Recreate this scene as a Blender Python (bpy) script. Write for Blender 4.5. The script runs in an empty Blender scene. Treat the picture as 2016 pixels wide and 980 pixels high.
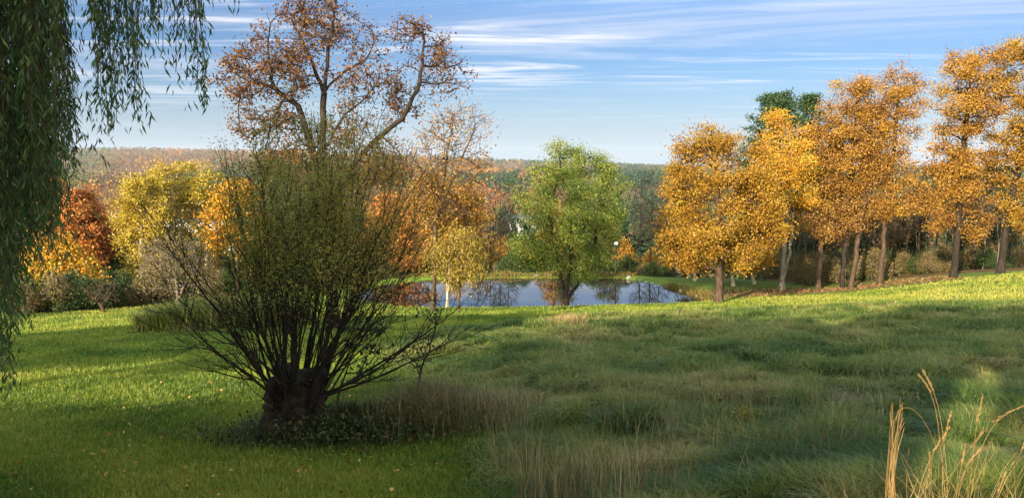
import bpy, math, random
import numpy as np
from mathutils import Vector

# ------------------------------------------------------------------ camera, sky, sun, exposure
S = bpy.context.scene
C = S.collection
F = 1523.0                       # focal length in photograph pixels
PITCH = math.radians(6.3)
cam_d = bpy.data.cameras.new('camera'); cam = bpy.data.objects.new('camera', cam_d); C.objects.link(cam)
cam.location = (0, 0, 0); cam.rotation_euler = (math.radians(90) - PITCH, 0, 0)
cam_d.sensor_width = 36; cam_d.lens = 36 * F / 2016; cam_d.clip_start = 0.05; cam_d.clip_end = 30000
S.camera = cam
SUN_EL, SUN_AZ = math.radians(19), math.radians(212)     # azimuth clockwise from +Y (view direction)
SUNV = np.array([math.sin(SUN_AZ) * math.cos(SUN_EL), math.cos(SUN_AZ) * math.cos(SUN_EL), math.sin(SUN_EL)])
S.view_settings.view_transform = 'Standard'; S.view_settings.look = 'None'
S.view_settings.exposure = 1.46; S.view_settings.gamma = 1.0
sun_d = bpy.data.lights.new('sun', 'SUN'); sun = bpy.data.objects.new('sun', sun_d); C.objects.link(sun)
sun_d.energy = 5.0; sun_d.angle = math.radians(0.5); sun_d.color = (1.0, 0.88, 0.70)
sun.rotation_euler = Vector((-SUNV[0], -SUNV[1], -SUNV[2])).to_track_quat('-Z', 'Y').to_euler()
try:
    S.cycles.volume_step_rate = 10; S.cycles.max_bounces = 6; S.cycles.volume_bounces = 0
    S.cycles.transparent_max_bounces = 6; S.cycles.use_denoising = True
except Exception: pass

W = bpy.data.worlds.new('World'); S.world = W; W.use_nodes = True
nt = W.node_tree; N = nt.nodes; L = nt.links
bgn = N['Background']
sky = N.new('ShaderNodeTexSky'); sky.sky_type = 'NISHITA'; sky.sun_disc = False
sky.sun_elevation = SUN_EL; sky.sun_rotation = SUN_AZ; sky.air_density = 1.0; sky.dust_density = 0.6; sky.ozone_density = 1.6
def wn(t, **k):
    n = N.new(t)
    for a, v in k.items(): setattr(n, a, v)
    return n
tc = wn('ShaderNodeTexCoord'); sep = wn('ShaderNodeSeparateXYZ'); L.new(tc.outputs['Generated'], sep.inputs[0])
def wmath(op, a, b=None, clamp=False):
    n = wn('ShaderNodeMath', operation=op); n.use_clamp = clamp
    for i, v in enumerate((a, b)):
        if v is None: continue
        if isinstance(v, (int, float)): n.inputs[i].default_value = v
        else: L.new(v, n.inputs[i])
    return n.outputs[0]
zc = wmath('MAXIMUM', sep.outputs[2], 0.012)
u = wmath('DIVIDE', sep.outputs[0], zc); v = wmath('DIVIDE', sep.outputs[1], zc)
def cloud_layer(sx, sy, rot, loc, detail, lo, hi, dist=0.0):
    # a flat layer of high cirrus: the view ray is met with a plane overhead
    cmb = wn('ShaderNodeCombineXYZ'); L.new(u, cmb.inputs[0]); L.new(v, cmb.inputs[1])
    mp = wn('ShaderNodeMapping'); mp.inputs['Rotation'].default_value = (0, 0, math.radians(rot))
    mp.inputs['Scale'].default_value = (sx, sy, 1); mp.inputs['Location'].default_value = loc
    L.new(cmb.outputs[0], mp.inputs[0])
    nz = wn('ShaderNodeTexNoise'); nz.inputs['Scale'].default_value = 1; nz.inputs['Detail'].default_value = detail
    nz.inputs['Roughness'].default_value = 0.62; nz.inputs['Distortion'].default_value = dist
    L.new(mp.outputs[0], nz.inputs['Vector'])
    mr = wn('ShaderNodeMapRange'); mr.interpolation_type = 'SMOOTHSTEP'
    mr.inputs['From Min'].default_value = lo; mr.inputs['From Max'].default_value = hi
    L.new(nz.outputs[0], mr.inputs[0]); return mr.outputs[0]
c1 = cloud_layer(0.12, 0.27, 13, (3.1, 0.9, 0), 9, 0.50, 0.72, 0.9)
c2 = cloud_layer(0.34, 1.15, -9, (7.7, 2.2, 3), 10, 0.47, 0.70, 1.4)
c3 = cloud_layer(0.05, 0.16, 10, (1.3, 5.2, 7), 4, 0.40, 0.62, 0.0)
clouds = wmath('ADD', wmath('MULTIPLY', c1, 0.75), wmath('MULTIPLY', wmath('MULTIPLY', c2, 1.3), wmath('MULTIPLY', c3, wmath('MULTIPLY', sep.outputs[2], 6.5, True))), True)
fade = wn('ShaderNodeMapRange'); fade.inputs['From Min'].default_value = 0.02; fade.inputs['From Max'].default_value = 0.10
L.new(sep.outputs[2], fade.inputs[0])
clouds = wmath('MULTIPLY', clouds, fade.outputs[0])
mixc = wn('ShaderNodeMix', data_type='RGBA')
tint = wn('ShaderNodeMix', data_type='RGBA', blend_type='MULTIPLY'); tint.inputs[0].default_value = 1
L.new(sky.outputs[0], tint.inputs[6]); tint.inputs[7].default_value = (0.59, 0.80, 1.16, 1)
hzm = wn('ShaderNodeMapRange'); hzm.interpolation_type = 'SMOOTHSTEP'; hzm.inputs['From Min'].default_value = 0.13; hzm.inputs['From Max'].default_value = -0.02
hzm.inputs['To Min'].default_value = 0.0; hzm.inputs['To Max'].default_value = 0.9; L.new(sep.outputs[2], hzm.inputs[0])
hzc = wn('ShaderNodeMix', data_type='RGBA'); L.new(hzm.outputs[0], hzc.inputs[0]); L.new(tint.outputs[2], hzc.inputs[6]); hzc.inputs[7].default_value = (5.6, 6.5, 7.9, 1)
L.new(wmath('MULTIPLY', clouds, 0.85), mixc.inputs[0]); L.new(hzc.outputs[2], mixc.inputs[6])
mixc.inputs[7].default_value = (10.0, 10.0, 10.6, 1)
# added gain: dims the sky low ahead, boosts overhead and behind for shade fill
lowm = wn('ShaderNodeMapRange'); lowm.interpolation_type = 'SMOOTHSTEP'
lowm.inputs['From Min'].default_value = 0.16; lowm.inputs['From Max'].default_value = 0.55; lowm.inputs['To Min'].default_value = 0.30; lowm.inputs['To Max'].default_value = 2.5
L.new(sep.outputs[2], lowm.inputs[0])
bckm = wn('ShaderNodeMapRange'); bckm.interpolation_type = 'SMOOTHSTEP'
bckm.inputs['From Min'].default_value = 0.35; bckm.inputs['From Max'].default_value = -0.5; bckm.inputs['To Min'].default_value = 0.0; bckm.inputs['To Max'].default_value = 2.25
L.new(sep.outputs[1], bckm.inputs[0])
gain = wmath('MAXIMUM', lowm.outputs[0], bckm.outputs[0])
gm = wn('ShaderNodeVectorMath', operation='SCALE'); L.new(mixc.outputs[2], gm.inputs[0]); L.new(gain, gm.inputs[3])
warm = wn('ShaderNodeMix', data_type='RGBA', blend_type='MULTIPLY'); L.new(wmath('SUBTRACT', gain, 0.3, True), warm.inputs[0])  # warms the boosted sky so the added shade fill is less blue
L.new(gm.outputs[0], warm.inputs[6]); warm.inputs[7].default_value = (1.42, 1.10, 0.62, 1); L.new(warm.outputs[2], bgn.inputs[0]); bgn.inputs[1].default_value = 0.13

# ------------------------------------------------------------------ helpers
RNG = np.random.default_rng(7)
def ray(px, py):
    a = (px - 1008) / F; b = (490 - py) / F
    y = math.cos(PITCH) + b * math.sin(PITCH); z = -math.sin(PITCH) + b * math.cos(PITCH)
    return a / y, z / y
def at(px, py, d):
    rx, rz = ray(px, py); return np.array([rx * d, d, rz * d])
def smooth(t): t = np.clip(t, 0, 1); return t * t * (3 - 2 * t)
def hash2(ix, iy, seed):
    h = np.sin(ix * 127.1 + iy * 311.7 + seed * 74.7) * 43758.5453
    return h - np.floor(h)
def noise2(x, y, seed=0):
    ix, iy = np.floor(x), np.floor(y); fx, fy = smooth(x - ix), smooth(y - iy)
    a = hash2(ix, iy, seed); b = hash2(ix + 1, iy, seed); c = hash2(ix, iy + 1, seed); d = hash2(ix + 1, iy + 1, seed)
    return (a * (1 - fx) + b * fx) * (1 - fy) + (c * (1 - fx) + d * fx) * fy
def fbm(x, y, seed=0, o=4):
    s = 0; a = 0.5; t = 0
    for k in range(o):
        s = s + a * noise2(x * 2 ** k, y * 2 ** k, seed + k); t += a; a *= 0.5
    return s / t
def lin(h):
    h = h.lstrip('#'); o = []
    for k in range(3):
        c = int(h[2 * k:2 * k + 2], 16) / 255
        o.append(c / 12.92 if c <= 0.04045 else ((c + 0.055) / 1.055) ** 2.4)
    return (*o, 1)

def mesh_np(name, V, quads=None, tris=None, r=None, mat=None, parent=None, sm=False):
    me = bpy.data.meshes.new(name)
    V = np.asarray(V, np.float32); nq = 0 if quads is None else len(quads); ntr = 0 if tris is None else len(tris)
    me.vertices.add(len(V)); me.vertices.foreach_set('co', V.ravel())
    li = []; ls = []
    if nq: li.append(np.asarray(quads, np.int32).ravel()); ls.append(np.arange(nq) * 4)
    if ntr: li.append(np.asarray(tris, np.int32).ravel()); ls.append(nq * 4 + np.arange(ntr) * 3)
    li = np.concatenate(li); ls = np.concatenate(ls).astype(np.int32)
    me.loops.add(len(li)); me.loops.foreach_set('vertex_index', li)
    me.polygons.add(nq + ntr); me.polygons.foreach_set('loop_start', ls)
    if sm: me.polygons.foreach_set('use_smooth', np.ones(nq + ntr, bool))
    me.update(calc_edges=True)
    if r is not None:
        a = me.attributes.new('r', 'FLOAT', 'FACE'); a.data.foreach_set('value', np.asarray(r, np.float32))
    o = bpy.data.objects.new(name, me); C.objects.link(o)
    if mat: me.materials.append(mat)
    if parent: o.parent = parent
    return o
def tag(o, label=None, cat=None, group=None, kind=None):
    if label: o['label'] = label
    if cat: o['category'] = cat
    if group: o['group'] = group
    if kind: o['kind'] = kind
    return o
def empty(name, loc, label, cat, group=None):
    o = bpy.data.objects.new(name, None); C.objects.link(o); o.location = loc; o.empty_display_size = 0.3
    return tag(o, label, cat, group)
def dup(root, loc, rz, sc, label, group=None):
    r = root.copy(); C.objects.link(r); r.location = loc; r.rotation_euler = (0, 0, rz); r.scale = sc
    r['label'] = label
    if group: r['group'] = group
    for ch in list(root.children):
        c = ch.copy(); C.objects.link(c); c.parent = r
        for g in ch.children:
            d = g.copy(); C.objects.link(d); d.parent = c
    return r

# ------------------------------------------------------------------ materials
def mat_new(name):
    m = bpy.data.materials.new(name); m.use_nodes = True
    t = m.node_tree; t.nodes.clear(); out = t.nodes.new('ShaderNodeOutputMaterial'); return m, t, out
def ramp_node(t, cols):
    rp = t.nodes.new('ShaderNodeValToRGB'); e = rp.color_ramp.elements
    n = len(cols)
    for i, c in enumerate(cols):
        p = i / (n - 1) if n > 1 else 0
        el = e[i] if i < 2 else e.new(p)
        el.position = p; el.color = lin(c) if isinstance(c, str) else (*c, 1)
    return rp
def leaf_mat(name, cols, trans=0.25, rough=0.5, gain=1.0):
    m, t, out = mat_new(name)
    at_ = t.nodes.new('ShaderNodeAttribute'); at_.attribute_name = 'r'
    rp = ramp_node(t, cols); t.links.new(at_.outputs['Fac'], rp.inputs[0])
    d = t.nodes.new('ShaderNodeBsdfPrincipled'); d.inputs['Roughness'].default_value = rough
    d.inputs['Specular IOR Level'].default_value = 0.25
    tr = t.nodes.new('ShaderNodeBsdfTranslucent')
    mx = t.nodes.new('ShaderNodeMixShader'); mx.inputs[0].default_value = trans
    t.links.new(rp.outputs[0], d.inputs['Base Color']); t.links.new(rp.outputs[0], tr.inputs[0])
    t.links.new(d.outputs[0], mx.inputs[1]); t.links.new(tr.outputs[0], mx.inputs[2]); t.links.new(mx.outputs[0], out.inputs[0])
    return m
def noise_mat(name, cols, scale=(8, 8, 8), rough=0.9, bump=0.4, bscale=30, bdist=0.02, detail=6):
    m, t, out = mat_new(name)
    tc = t.nodes.new('ShaderNodeTexCoord'); mp = t.nodes.new('ShaderNodeMapping'); mp.inputs['Scale'].default_value = scale
    t.links.new(tc.outputs['Object'], mp.inputs[0])
    nz = t.nodes.new('ShaderNodeTexNoise'); nz.inputs['Scale'].default_value = 1; nz.inputs['Detail'].default_value = detail
    nz.inputs['Roughness'].default_value = 0.65
    t.links.new(mp.outputs[0], nz.inputs['Vector'])
    rp = ramp_node(t, cols); mr = t.nodes.new('ShaderNodeMapRange'); mr.inputs['From Min'].default_value = 0.3; mr.inputs['From Max'].default_value = 0.7
    t.links.new(nz.outputs[0], mr.inputs[0]); t.links.new(mr.outputs[0], rp.inputs[0])
    d = t.nodes.new('ShaderNodeBsdfPrincipled'); d.inputs['Roughness'].default_value = rough; d.inputs['Specular IOR Level'].default_value = 0.2
    t.links.new(rp.outputs[0], d.inputs['Base Color'])
    if bump:
        n2 = t.nodes.new('ShaderNodeTexNoise'); n2.inputs['Scale'].default_value = bscale; n2.inputs['Detail'].default_value = 5
        t.links.new(mp.outputs[0], n2.inputs['Vector'])
        bp = t.nodes.new('ShaderNodeBump'); bp.inputs['Strength'].default_value = bump; bp.inputs['Distance'].default_value = bdist
        t.links.new(n2.outputs[0], bp.inputs['Height']); t.links.new(bp.outputs[0], d.inputs['Normal'])
    t.links.new(d.outputs[0], out.inputs[0]); return m

M = {}
M['bark'] = noise_mat('bark_brown', ['#2c221a', '#443427', '#5a4938'], (10, 10, 2.5), bump=0.8, bscale=3)
M['bark_dark'] = noise_mat('bark_dark', ['#17130f', '#271f18', '#3a3026'], (10, 10, 2.5), bump=0.8, bscale=3)
M['bark_pale'] = noise_mat('bark_pale', ['#8a7863', '#a8957c', '#c2b096'], (6, 6, 2), bump=0.5, bscale=3)
M['bark_grey'] = noise_mat('bark_grey', ['#4a4138', '#655a4c', '#7b6f5e'], (8, 8, 2), bump=0.5, bscale=3)
M['bark_red'] = noise_mat('bark_reddish', ['#5b3d31', '#7c5745', '#8d6a55'], (8, 8, 2), bump=0.5, bscale=3)
M['gold'] = leaf_mat('leaf_gold', ['#583c12', '#785317', '#92681b', '#9f7822', '#887828'])
M['goldgreen'] = leaf_mat('leaf_gold_olive', ['#6f5416', '#a06c18', '#b87c1c', '#a88a2c', '#8f8428'])
M['orange'] = leaf_mat('leaf_orange', ['#573815', '#77501b', '#926422', '#a07528', '#8f7a34'])
M['orange2'] = leaf_mat('leaf_orange_brown', ['#4f321a', '#6e4820', '#875d26', '#966d2e', '#8a7636'])
M['rust'] = leaf_mat('leaf_rust', ['#402816', '#58351a', '#6e4420', '#7f5628', '#72602e'], 0.4)
M['red'] = leaf_mat('leaf_red', ['#7c4826', '#9e5c2c', '#b26a32', '#b87638', '#9c7038'])
M['yellow'] = leaf_mat('leaf_yellow', ['#79641c', '#947a20', '#a68a28', '#aa9434', '#868034'])
M['yellowgreen'] = leaf_mat('leaf_yellow_green', ['#62531a', '#7c6822', '#90782a', '#7f6f28', '#98803a'])
M['green'] = leaf_mat('leaf_green', ['#3c4f1c', '#526423', '#687329', '#7c7d2f', '#938a38'])
M['olive'] = leaf_mat('leaf_olive', ['#2e3716', '#3e461b', '#4e4f20', '#5c5424', '#6a5224'])
M['darkgreen'] = leaf_mat('leaf_dark_green', ['#1c2a14', '#263818', '#34461e', '#424d22', '#4e4f26'], 0.2)
M['pine'] = leaf_mat('needle_green', ['#1d2d17', '#27391d', '#344823', '#40522a'], 0.15)
M['willow'] = leaf_mat('leaf_willow', ['#293c25', '#394e2b', '#4a5f33', '#5f6e3a', '#7a7c3e'], 0.3)
M['brush'] = leaf_mat('leaf_brush', ['#4a4420', '#5f5526', '#72602c', '#84693a', '#6a6a2c'], 0.25)
M['bushleaf'] = leaf_mat('leaf_bush', ['#4e5824', '#66702c', '#7c7a34', '#928034', '#9c7430'], 0.3)
M['reed'] = leaf_mat('leaf_reed', ['#46561f', '#626c2a', '#807e38', '#988c50'], 0.3)
M['straw'] = leaf_mat('dry_straw', ['#6b5236', '#8d7046', '#a98a58', '#bfa06a'], 0.3)
M['straw_grey'] = leaf_mat('dry_straw_grey', ['#4a4128', '#655a3c', '#80734e', '#978a62'], 0.2)
M['straw_gold'] = leaf_mat('dry_straw_gold', ['#6e5230', '#86673c', '#9a7a4a', '#a88c5c'], 0.25)
M['meadow'] = leaf_mat('meadow_grass', ['#394d1e', '#4b5e24', '#5f6a2b', '#717436', '#817944', '#907f54', '#9b8760'], 0.3)
M['lawn'] = leaf_mat('lawn_grass', ['#41541a', '#59681f', '#6d7827', '#7f822d', '#8f8a3a'], 0.3)
M['weeds'] = leaf_mat('weed_leaves', ['#1d2a12', '#2c3d18', '#3a4a1e', '#4b4a22', '#57432a'], 0.25)
M['fallen'] = leaf_mat('fallen_leaves', ['#6a3d18', '#8e5a22', '#b07a34', '#c09a58'], 0.1)
M['litter'] = leaf_mat('leaf_litter', ['#4e3820', '#604526', '#70522e', '#7a6240'], 0.1)
M['woods'] = leaf_mat('far_woods_leaves', ['#1c2d1f', '#273923', '#34421f', '#4a4e22', '#5f5a28', '#685430', '#5c4434', '#5a4234', '#7a4a28', '#8e5c28', '#94782e'], 0.15, 0.8)
M['stone'] = noise_mat('shore_stone', ['#6f6a60', '#8b857a', '#a39d92'], (3, 3, 3), bump=0.5, bscale=4)
M['white'] = noise_mat('white_paint', ['#c9c6c0', '#d6d3cd', '#dcd9d4'], (2, 2, 2), bump=0)
M['cream'] = noise_mat('cream_siding', ['#b8aa94', '#c6b9a4', '#cfc3ae'], (1, 1, 8), bump=0.2)
M['roof_grey'] = noise_mat('grey_shingle', ['#5b5753', '#77726c', '#8b857d'], (3, 3, 3), bump=0.4)
M['glass'] = noise_mat('window_glass', ['#1c2228', '#262d34'], (1, 1, 1), rough=0.12, bump=0)
M['iron'] = noise_mat('dark_post_metal', ['#2b2926', '#3d3a36'], (8, 8, 8), rough=0.5, bump=0.1)
M['globe'] = noise_mat('white_lamp_globe', ['#d8d6d0', '#e2e0da'], (2, 2, 2), rough=0.3, bump=0)
M['road'] = noise_mat('pale_road', ['#a79a8a', '#bcae9c'], (0.05, 0.05, 0.05), bump=0)
M['wire'] = noise_mat('grey_cable', ['#4a4a4c', '#5a5a5c'], (1, 1, 1), bump=0)

# ------------------------------------------------------------------ terrain
CTRL = [(0,980,8.0),(600,980,8.2),(1300,980,7.6),(2016,980,6.7),(0,860,11.2),(575,870,11),(1000,860,10.7),(1500,860,10.2),(2016,860,9.4),
 (0,770,16),(600,770,15.5),(1000,760,15.4),(1500,760,14.7),(2016,740,14.8),(0,700,22),(500,700,21.5),(900,700,20.5),(1500,690,20.5),(2016,680,20),
 (0,640,36),(300,618,41),(480,602,46),(655,650,28),(900,625,36),(1120,602,45.5),(1250,610,41),(1415,596,46.5),(1500,603,42),(1700,588,44.5),
 (2016,560,44.5),(2016,600,36),(1700,620,34),(1300,650,27),(1000,660,25.5),(1540,570,55),(1680,565,55),(1735,558,54),(1880,545,52),(1970,537,51),
 (2100,530,51),(2300,600,30),(2300,800,12),(-300,700,24),(-300,640,38),(-300,860,12),(800,612,44),(860,546,62.5),(1000,541,63.5),(1240,545,62.5),(1300,558,58.5),
 (1368,553,59),(1442,563,56.5),(1480,559,57.5)]
pts = [at(*c) for c in CTRL]
pts += [np.array(p) for p in [(0,0,-1.7),(2,2.6,-2.0),(-5,3,-2.5),(6,3,-2.0),(0,4.5,-2.45),(-8,4.5,-2.9),(-12,-6,-1.6),(0,-8,-1.0),(12,-6,-1.0),(-26,-4,-2.4),(-26,8,-4.0),(25,5,-2.0),
        (-30,-25,-1.5),(0,-30,-1),(30,-25,-1),(45,20,-3.2),(50,44,-6),(-45,20,-6.0),
        (-50,80,-15.0),(-25,80,-15),(0,80,-13.5),(20,80,-13),(35,78,-11),(55,75,-9.5),(-48,50,-10.0)]]
P3 = np.array(pts)
def tps_fit(P):
    n = len(P); d = np.hypot(P[:, None, 0] - P[None, :, 0], P[:, None, 1] - P[None, :, 1])
    K = np.where(d > 0, d * d * np.log(d + 1e-9), 0) + np.eye(n) * 1.0
    Q = np.c_[np.ones(n), P[:, :2]]; A = np.zeros((n + 3, n + 3)); A[:n, :n] = K; A[:n, n:] = Q; A[n:, :n] = Q.T
    return np.linalg.solve(A, np.r_[P[:, 2], 0, 0, 0])
TW = tps_fit(P3)
def tps(x, y):
    sh = x.shape; x = x.ravel(); y = y.ravel(); out = np.zeros_like(x)
    for s in range(0, len(x), 20000):
        xs, ys = x[s:s + 20000], y[s:s + 20000]
        d = np.hypot(xs[:, None] - P3[None, :, 0], ys[:, None] - P3[None, :, 1])
        out[s:s + 20000] = (np.where(d > 0, d * d * np.log(d + 1e-9), 0) @ TW[:-3]) + TW[-3] + TW[-2] * xs + TW[-1] * ys
    return out.reshape(sh)
WATER = -9.1
POND = np.array([(-11.0,54),(-9.5,58),(-6,60.6),(-1,61.3),(4,61.2),(8.6,61.0),(11.0,58.2),(12.4,55),(13.2,52.4),(12.8,50.3),(10,48.8),(5,47.8),(-1,47.4),(-6,47.8),(-9.5,50)])
def poly_sd(x, y, P):       # signed distance, negative inside
    x = np.asarray(x, float); y = np.asarray(y, float); d = np.full(x.shape, 1e9); ins = np.zeros(x.shape, bool)
    for i in range(len(P)):
        ax, ay = P[i]; bx, by = P[(i + 1) % len(P)]
        t = np.clip(((x - ax) * (bx - ax) + (y - ay) * (by - ay)) / ((bx - ax) ** 2 + (by - ay) ** 2), 0, 1)
        d = np.minimum(d, np.hypot(x - ax - t * (bx - ax), y - ay - t * (by - ay)))
        cond = ((ay > y) != (by > y)) & (x < (bx - ax) * (y - ay) / (by - ay + 1e-12) + ax); ins ^= cond
    return np.where(ins, -d, d)
def far_h(x, y):
    d = np.hypot(x, y) + 1e-6; az = x / (np.abs(y) + 1e-6)
    h = np.interp(np.log(d), np.log([50, 80, 120, 200, 350, 600, 1200, 2200, 3500, 5200, 6500, 9500]),
                  [-9, -15, -22, -33, -44, -52, -55, -50, -40, -20, -20, -90])
    ridge = np.interp(az, [-0.9, -0.5, -0.33, -0.15, 0.0, 0.1, 0.2, 0.35, 0.6, 0.9], [88, 92, 88, 70, 28, 8, -14, -22, -25, -25])
    w = smooth((d - 2200) / 3600)
    h2 = ridge - 12
    k = smooth((d - 6400) / 2500)
    h = h * (1 - w) + (h2 * (1 - k) - 90 * k) * w
    n = (fbm(x / 420, y / 420, 3) - 0.5) * 26 + (fbm(x / 1300, y / 1300, 9, 3) - 0.5) * 50 * smooth((d - 500) / 2500)
    return h + n * smooth((d - 180) / 500)
def ground(x, y):
    x = np.asarray(x, float); y = np.asarray(y, float); d = np.hypot(x, y)
    w = smooth((d - 66) / 50)
    near = tps(np.clip(x, -75, 75), np.clip(y, -45, 95))
    near = near + (fbm(x * 0.7, y * 0.7, 21, 3) - 0.5) * 0.12 * smooth(d / 6)
    sd = poly_sd(x, y, POND)
    bank = np.where(sd < 0, WATER - np.minimum(1.2, -sd * 0.5) - 0.03, WATER + 0.03 + sd * 0.22)
    t = smooth(sd / 3.2)
    near = bank * (1 - t) + near * t
    return near * (1 - w) + far_h(x, y) * w
def G(x, y): return float(ground(np.array([x]), np.array([y]))[0])
def hit(px, py):                      # where the sight line of a photograph pixel meets the ground
    rx, rz = ray(px, py); d = np.arange(3, 110, 0.1); g = ground(rx * d, d) - rz * d
    i = np.argmax(g > 0); i = i if g[i] > 0 else len(d) - 1
    return np.array([rx * d[i], d[i]])

MEADOW_PX = [(1040,1200),(1015,985),(1000,925),(935,880),(890,830),(830,770),(760,720),(730,690),(880,645),(1000,634),(1110,622),(1300,612),(1500,604),(1700,597),(2050,588),(2300,600)]
MEADOW = np.array([hit(min(a, 2300), b) for a, b in MEADOW_PX[1:]] + [np.array([30., 10.]), np.array([25., 1.]), np.array([2.0, 1.0]), np.array([0.6, 3.5])])
def meadow_mask(x, y): # 1 in the long grass
    sd = poly_sd(x, y, MEADOW) + (fbm(x * 0.8, y * 0.8, 5, 3) - 0.5) * 1.2
    return smooth(0.5 - sd / 1.2)
RADII = np.concatenate([[0.0], np.arange(0.6, 30, 0.4), np.arange(30, 72, 0.55), np.geomspace(73, 9400, 90)])
fa = np.radians(np.arange(-46, 46.01, 0.5)); ba = np.radians(np.arange(50, 311, 5)); ANG = np.concatenate([fa, ba])
def build_ground():
    A, R = np.meshgrid(ANG, RADII[1:]); X = np.sin(A) * R; Y = np.cos(A) * R
    Z = ground(X, Y); nr, na = X.shape
    V = np.concatenate([[[0, 0, G(0, 0)]], np.stack([X, Y, Z], -1).reshape(-1, 3)])
    i, j = np.meshgrid(np.arange(nr - 1), np.arange(na), indexing='ij'); j2 = (j + 1) % na
    Q = np.stack([1 + i * na + j, 1 + i * na + j2, 1 + (i + 1) * na + j2, 1 + (i + 1) * na + j], -1).reshape(-1, 4)[:, ::-1]
    T = np.stack([np.zeros(na, int), 1 + (np.arange(na) + 1) % na, 1 + np.arange(na)], -1)
    o = mesh_np('ground', V, Q, T, sm=True); me = o.data
    x, y = V[:, 0], V[:, 1]; d = np.hypot(x, y)
    mk = meadow_mask(x, y)
    wood = smooth((d - 62) / 6)
    az = x / np.maximum(y, 1)
    right = smooth((az - 0.29) / 0.03) * smooth((d - (np.interp(az, [0.3, 0.36, 0.45, 0.65], [63, 62.5, 62, 62]))) / 2)
    left = smooth((-az - 0.30) / 0.05) * smooth((d - np.interp(-az, [0.3, 0.45, 0.7], [50, 46.5, 45])) / 1.5)
    wood = np.maximum(wood, np.maximum(right, left)) * (y > 0)
    mk = np.maximum(mk, .75 * smooth((x - 5) / 12) * smooth((y - 35) / 5))
    for nm, val in (('meadow', mk), ('wood', wood)):
        a = me.attributes.new(nm, 'FLOAT', 'POINT'); a.data.foreach_set('value', val.astype(np.float32))
    m, t, out = mat_new('ground_mat'); nd, lk = t.nodes, t.links
    tcn = nd.new('ShaderNodeTexCoord')
    def nz(scale, detail=6, rough=0.6):
        n = nd.new('ShaderNodeTexNoise'); n.inputs['Scale'].default_value = scale; n.inputs['Detail'].default_value = detail
        n.inputs['Roughness'].default_value = rough; lk.new(tcn.outputs['Object'], n.inputs['Vector']); return n
    def rmp(n, cols):
        mr = nd.new('ShaderNodeMapRange'); mr.inputs['From Min'].default_value = 0.3; mr.inputs['From Max'].default_value = 0.7
        lk.new(n.outputs[0], mr.inputs[0]); rp = ramp_node(t, cols); lk.new(mr.outputs[0], rp.inputs[0]); return rp.outputs[0]
    lawn = rmp(nz(0.9, 9, 0.75), ['#3e541a', '#556a20', '#687828', '#7c8234'])
    mead = rmp(nz(1.2, 9, 0.75), ['#34421c', '#495622', '#5e632c', '#70693e'])
    wd = rmp(nz(0.6, 9, 0.75), ['#30271b', '#4d3c26', '#6b5030', '#5a5028'])
    def mix(a, b, f):
        n = nd.new('ShaderNodeMix'); n.data_type = 'RGBA'; lk.new(a, n.inputs[6]); lk.new(b, n.inputs[7]); lk.new(f, n.inputs[0]); return n.outputs[2]
    def attr(nm): n = nd.new('ShaderNodeAttribute'); n.attribute_name = nm; return n.outputs['Fac']
    col = mix(mix(lawn, mead, attr('meadow')), wd, attr('wood'))
    b = nd.new('ShaderNodeBsdfPrincipled'); b.inputs['Roughness'].default_value = 0.95; b.inputs['Specular IOR Level'].default_value = 0.1
    lk.new(col, b.inputs['Base Color'])
    bp = nd.new('ShaderNodeBump'); bp.inputs['Strength'].default_value = 0.9; bp.inputs['Distance'].default_value = 0.06
    lk.new(nz(14, 8, 0.8).outputs[0], bp.inputs['Height']); lk.new(bp.outputs[0], b.inputs['Normal'])
    lk.new(b.outputs[0], out.inputs[0]); me.materials.append(m)
    tag(o, 'grassy hillside falling to the pond and the wooded valley', 'ground', kind='structure')
build_ground()

def build_pond():
    # smooth outline of the pond, a little wider than the hollow in the ground
    n = len(POND); t = np.linspace(0, n, 120, endpoint=False); i = t.astype(int); f = (t - i)[:, None]
    p0, p1, p2, p3 = POND[(i - 1) % n], POND[i % n], POND[(i + 1) % n], POND[(i + 2) % n]
    c = 0.5 * (2 * p1 + (p2 - p0) * f + (2 * p0 - 5 * p1 + 4 * p2 - p3) * f ** 2 + (3 * p1 - p0 - 3 * p2 + p3) * f ** 3)
    ctr = c.mean(0); c = ctr + (c - ctr) * 1.04
    V = np.c_[np.r_[[ctr], c], np.full(121, WATER)]
    T = np.stack([np.zeros(120, int), 1 + np.arange(120), 1 + (np.arange(120) + 1) % 120], -1)
    m, tr, out = mat_new('pond_water'); nd, lk = tr.nodes, tr.links
    b = nd.new('ShaderNodeBsdfPrincipled'); b.inputs['Base Color'].default_value = (0.012, 0.016, 0.014, 1)
    b.inputs['Roughness'].default_value = 0.03; b.inputs['IOR'].default_value = 1.6; b.inputs['Specular IOR Level'].default_value = 0.9
    tcn = nd.new('ShaderNodeTexCoord'); mp = nd.new('ShaderNodeMapping'); mp.inputs['Scale'].default_value = (0.5, 1.2, 1); lk.new(tcn.outputs['Object'], mp.inputs[0])
    nz = nd.new('ShaderNodeTexNoise'); nz.inputs['Scale'].default_value = 2.5; nz.inputs['Detail'].default_value = 3; lk.new(mp.outputs[0], nz.inputs['Vector'])
    bp = nd.new('ShaderNodeBump'); bp.inputs['Strength'].default_value = 0.05; bp.inputs['Distance'].default_value = 0.02
    lk.new(nz.outputs[0], bp.inputs['Height']); lk.new(bp.outputs[0], b.inputs['Normal']); lk.new(b.outputs[0], out.inputs[0])
    o = mesh_np('water', V, None, T, mat=m); tag(o, 'still pond reflecting the sky and bare trees', 'pond', kind='structure')
build_pond()

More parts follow.
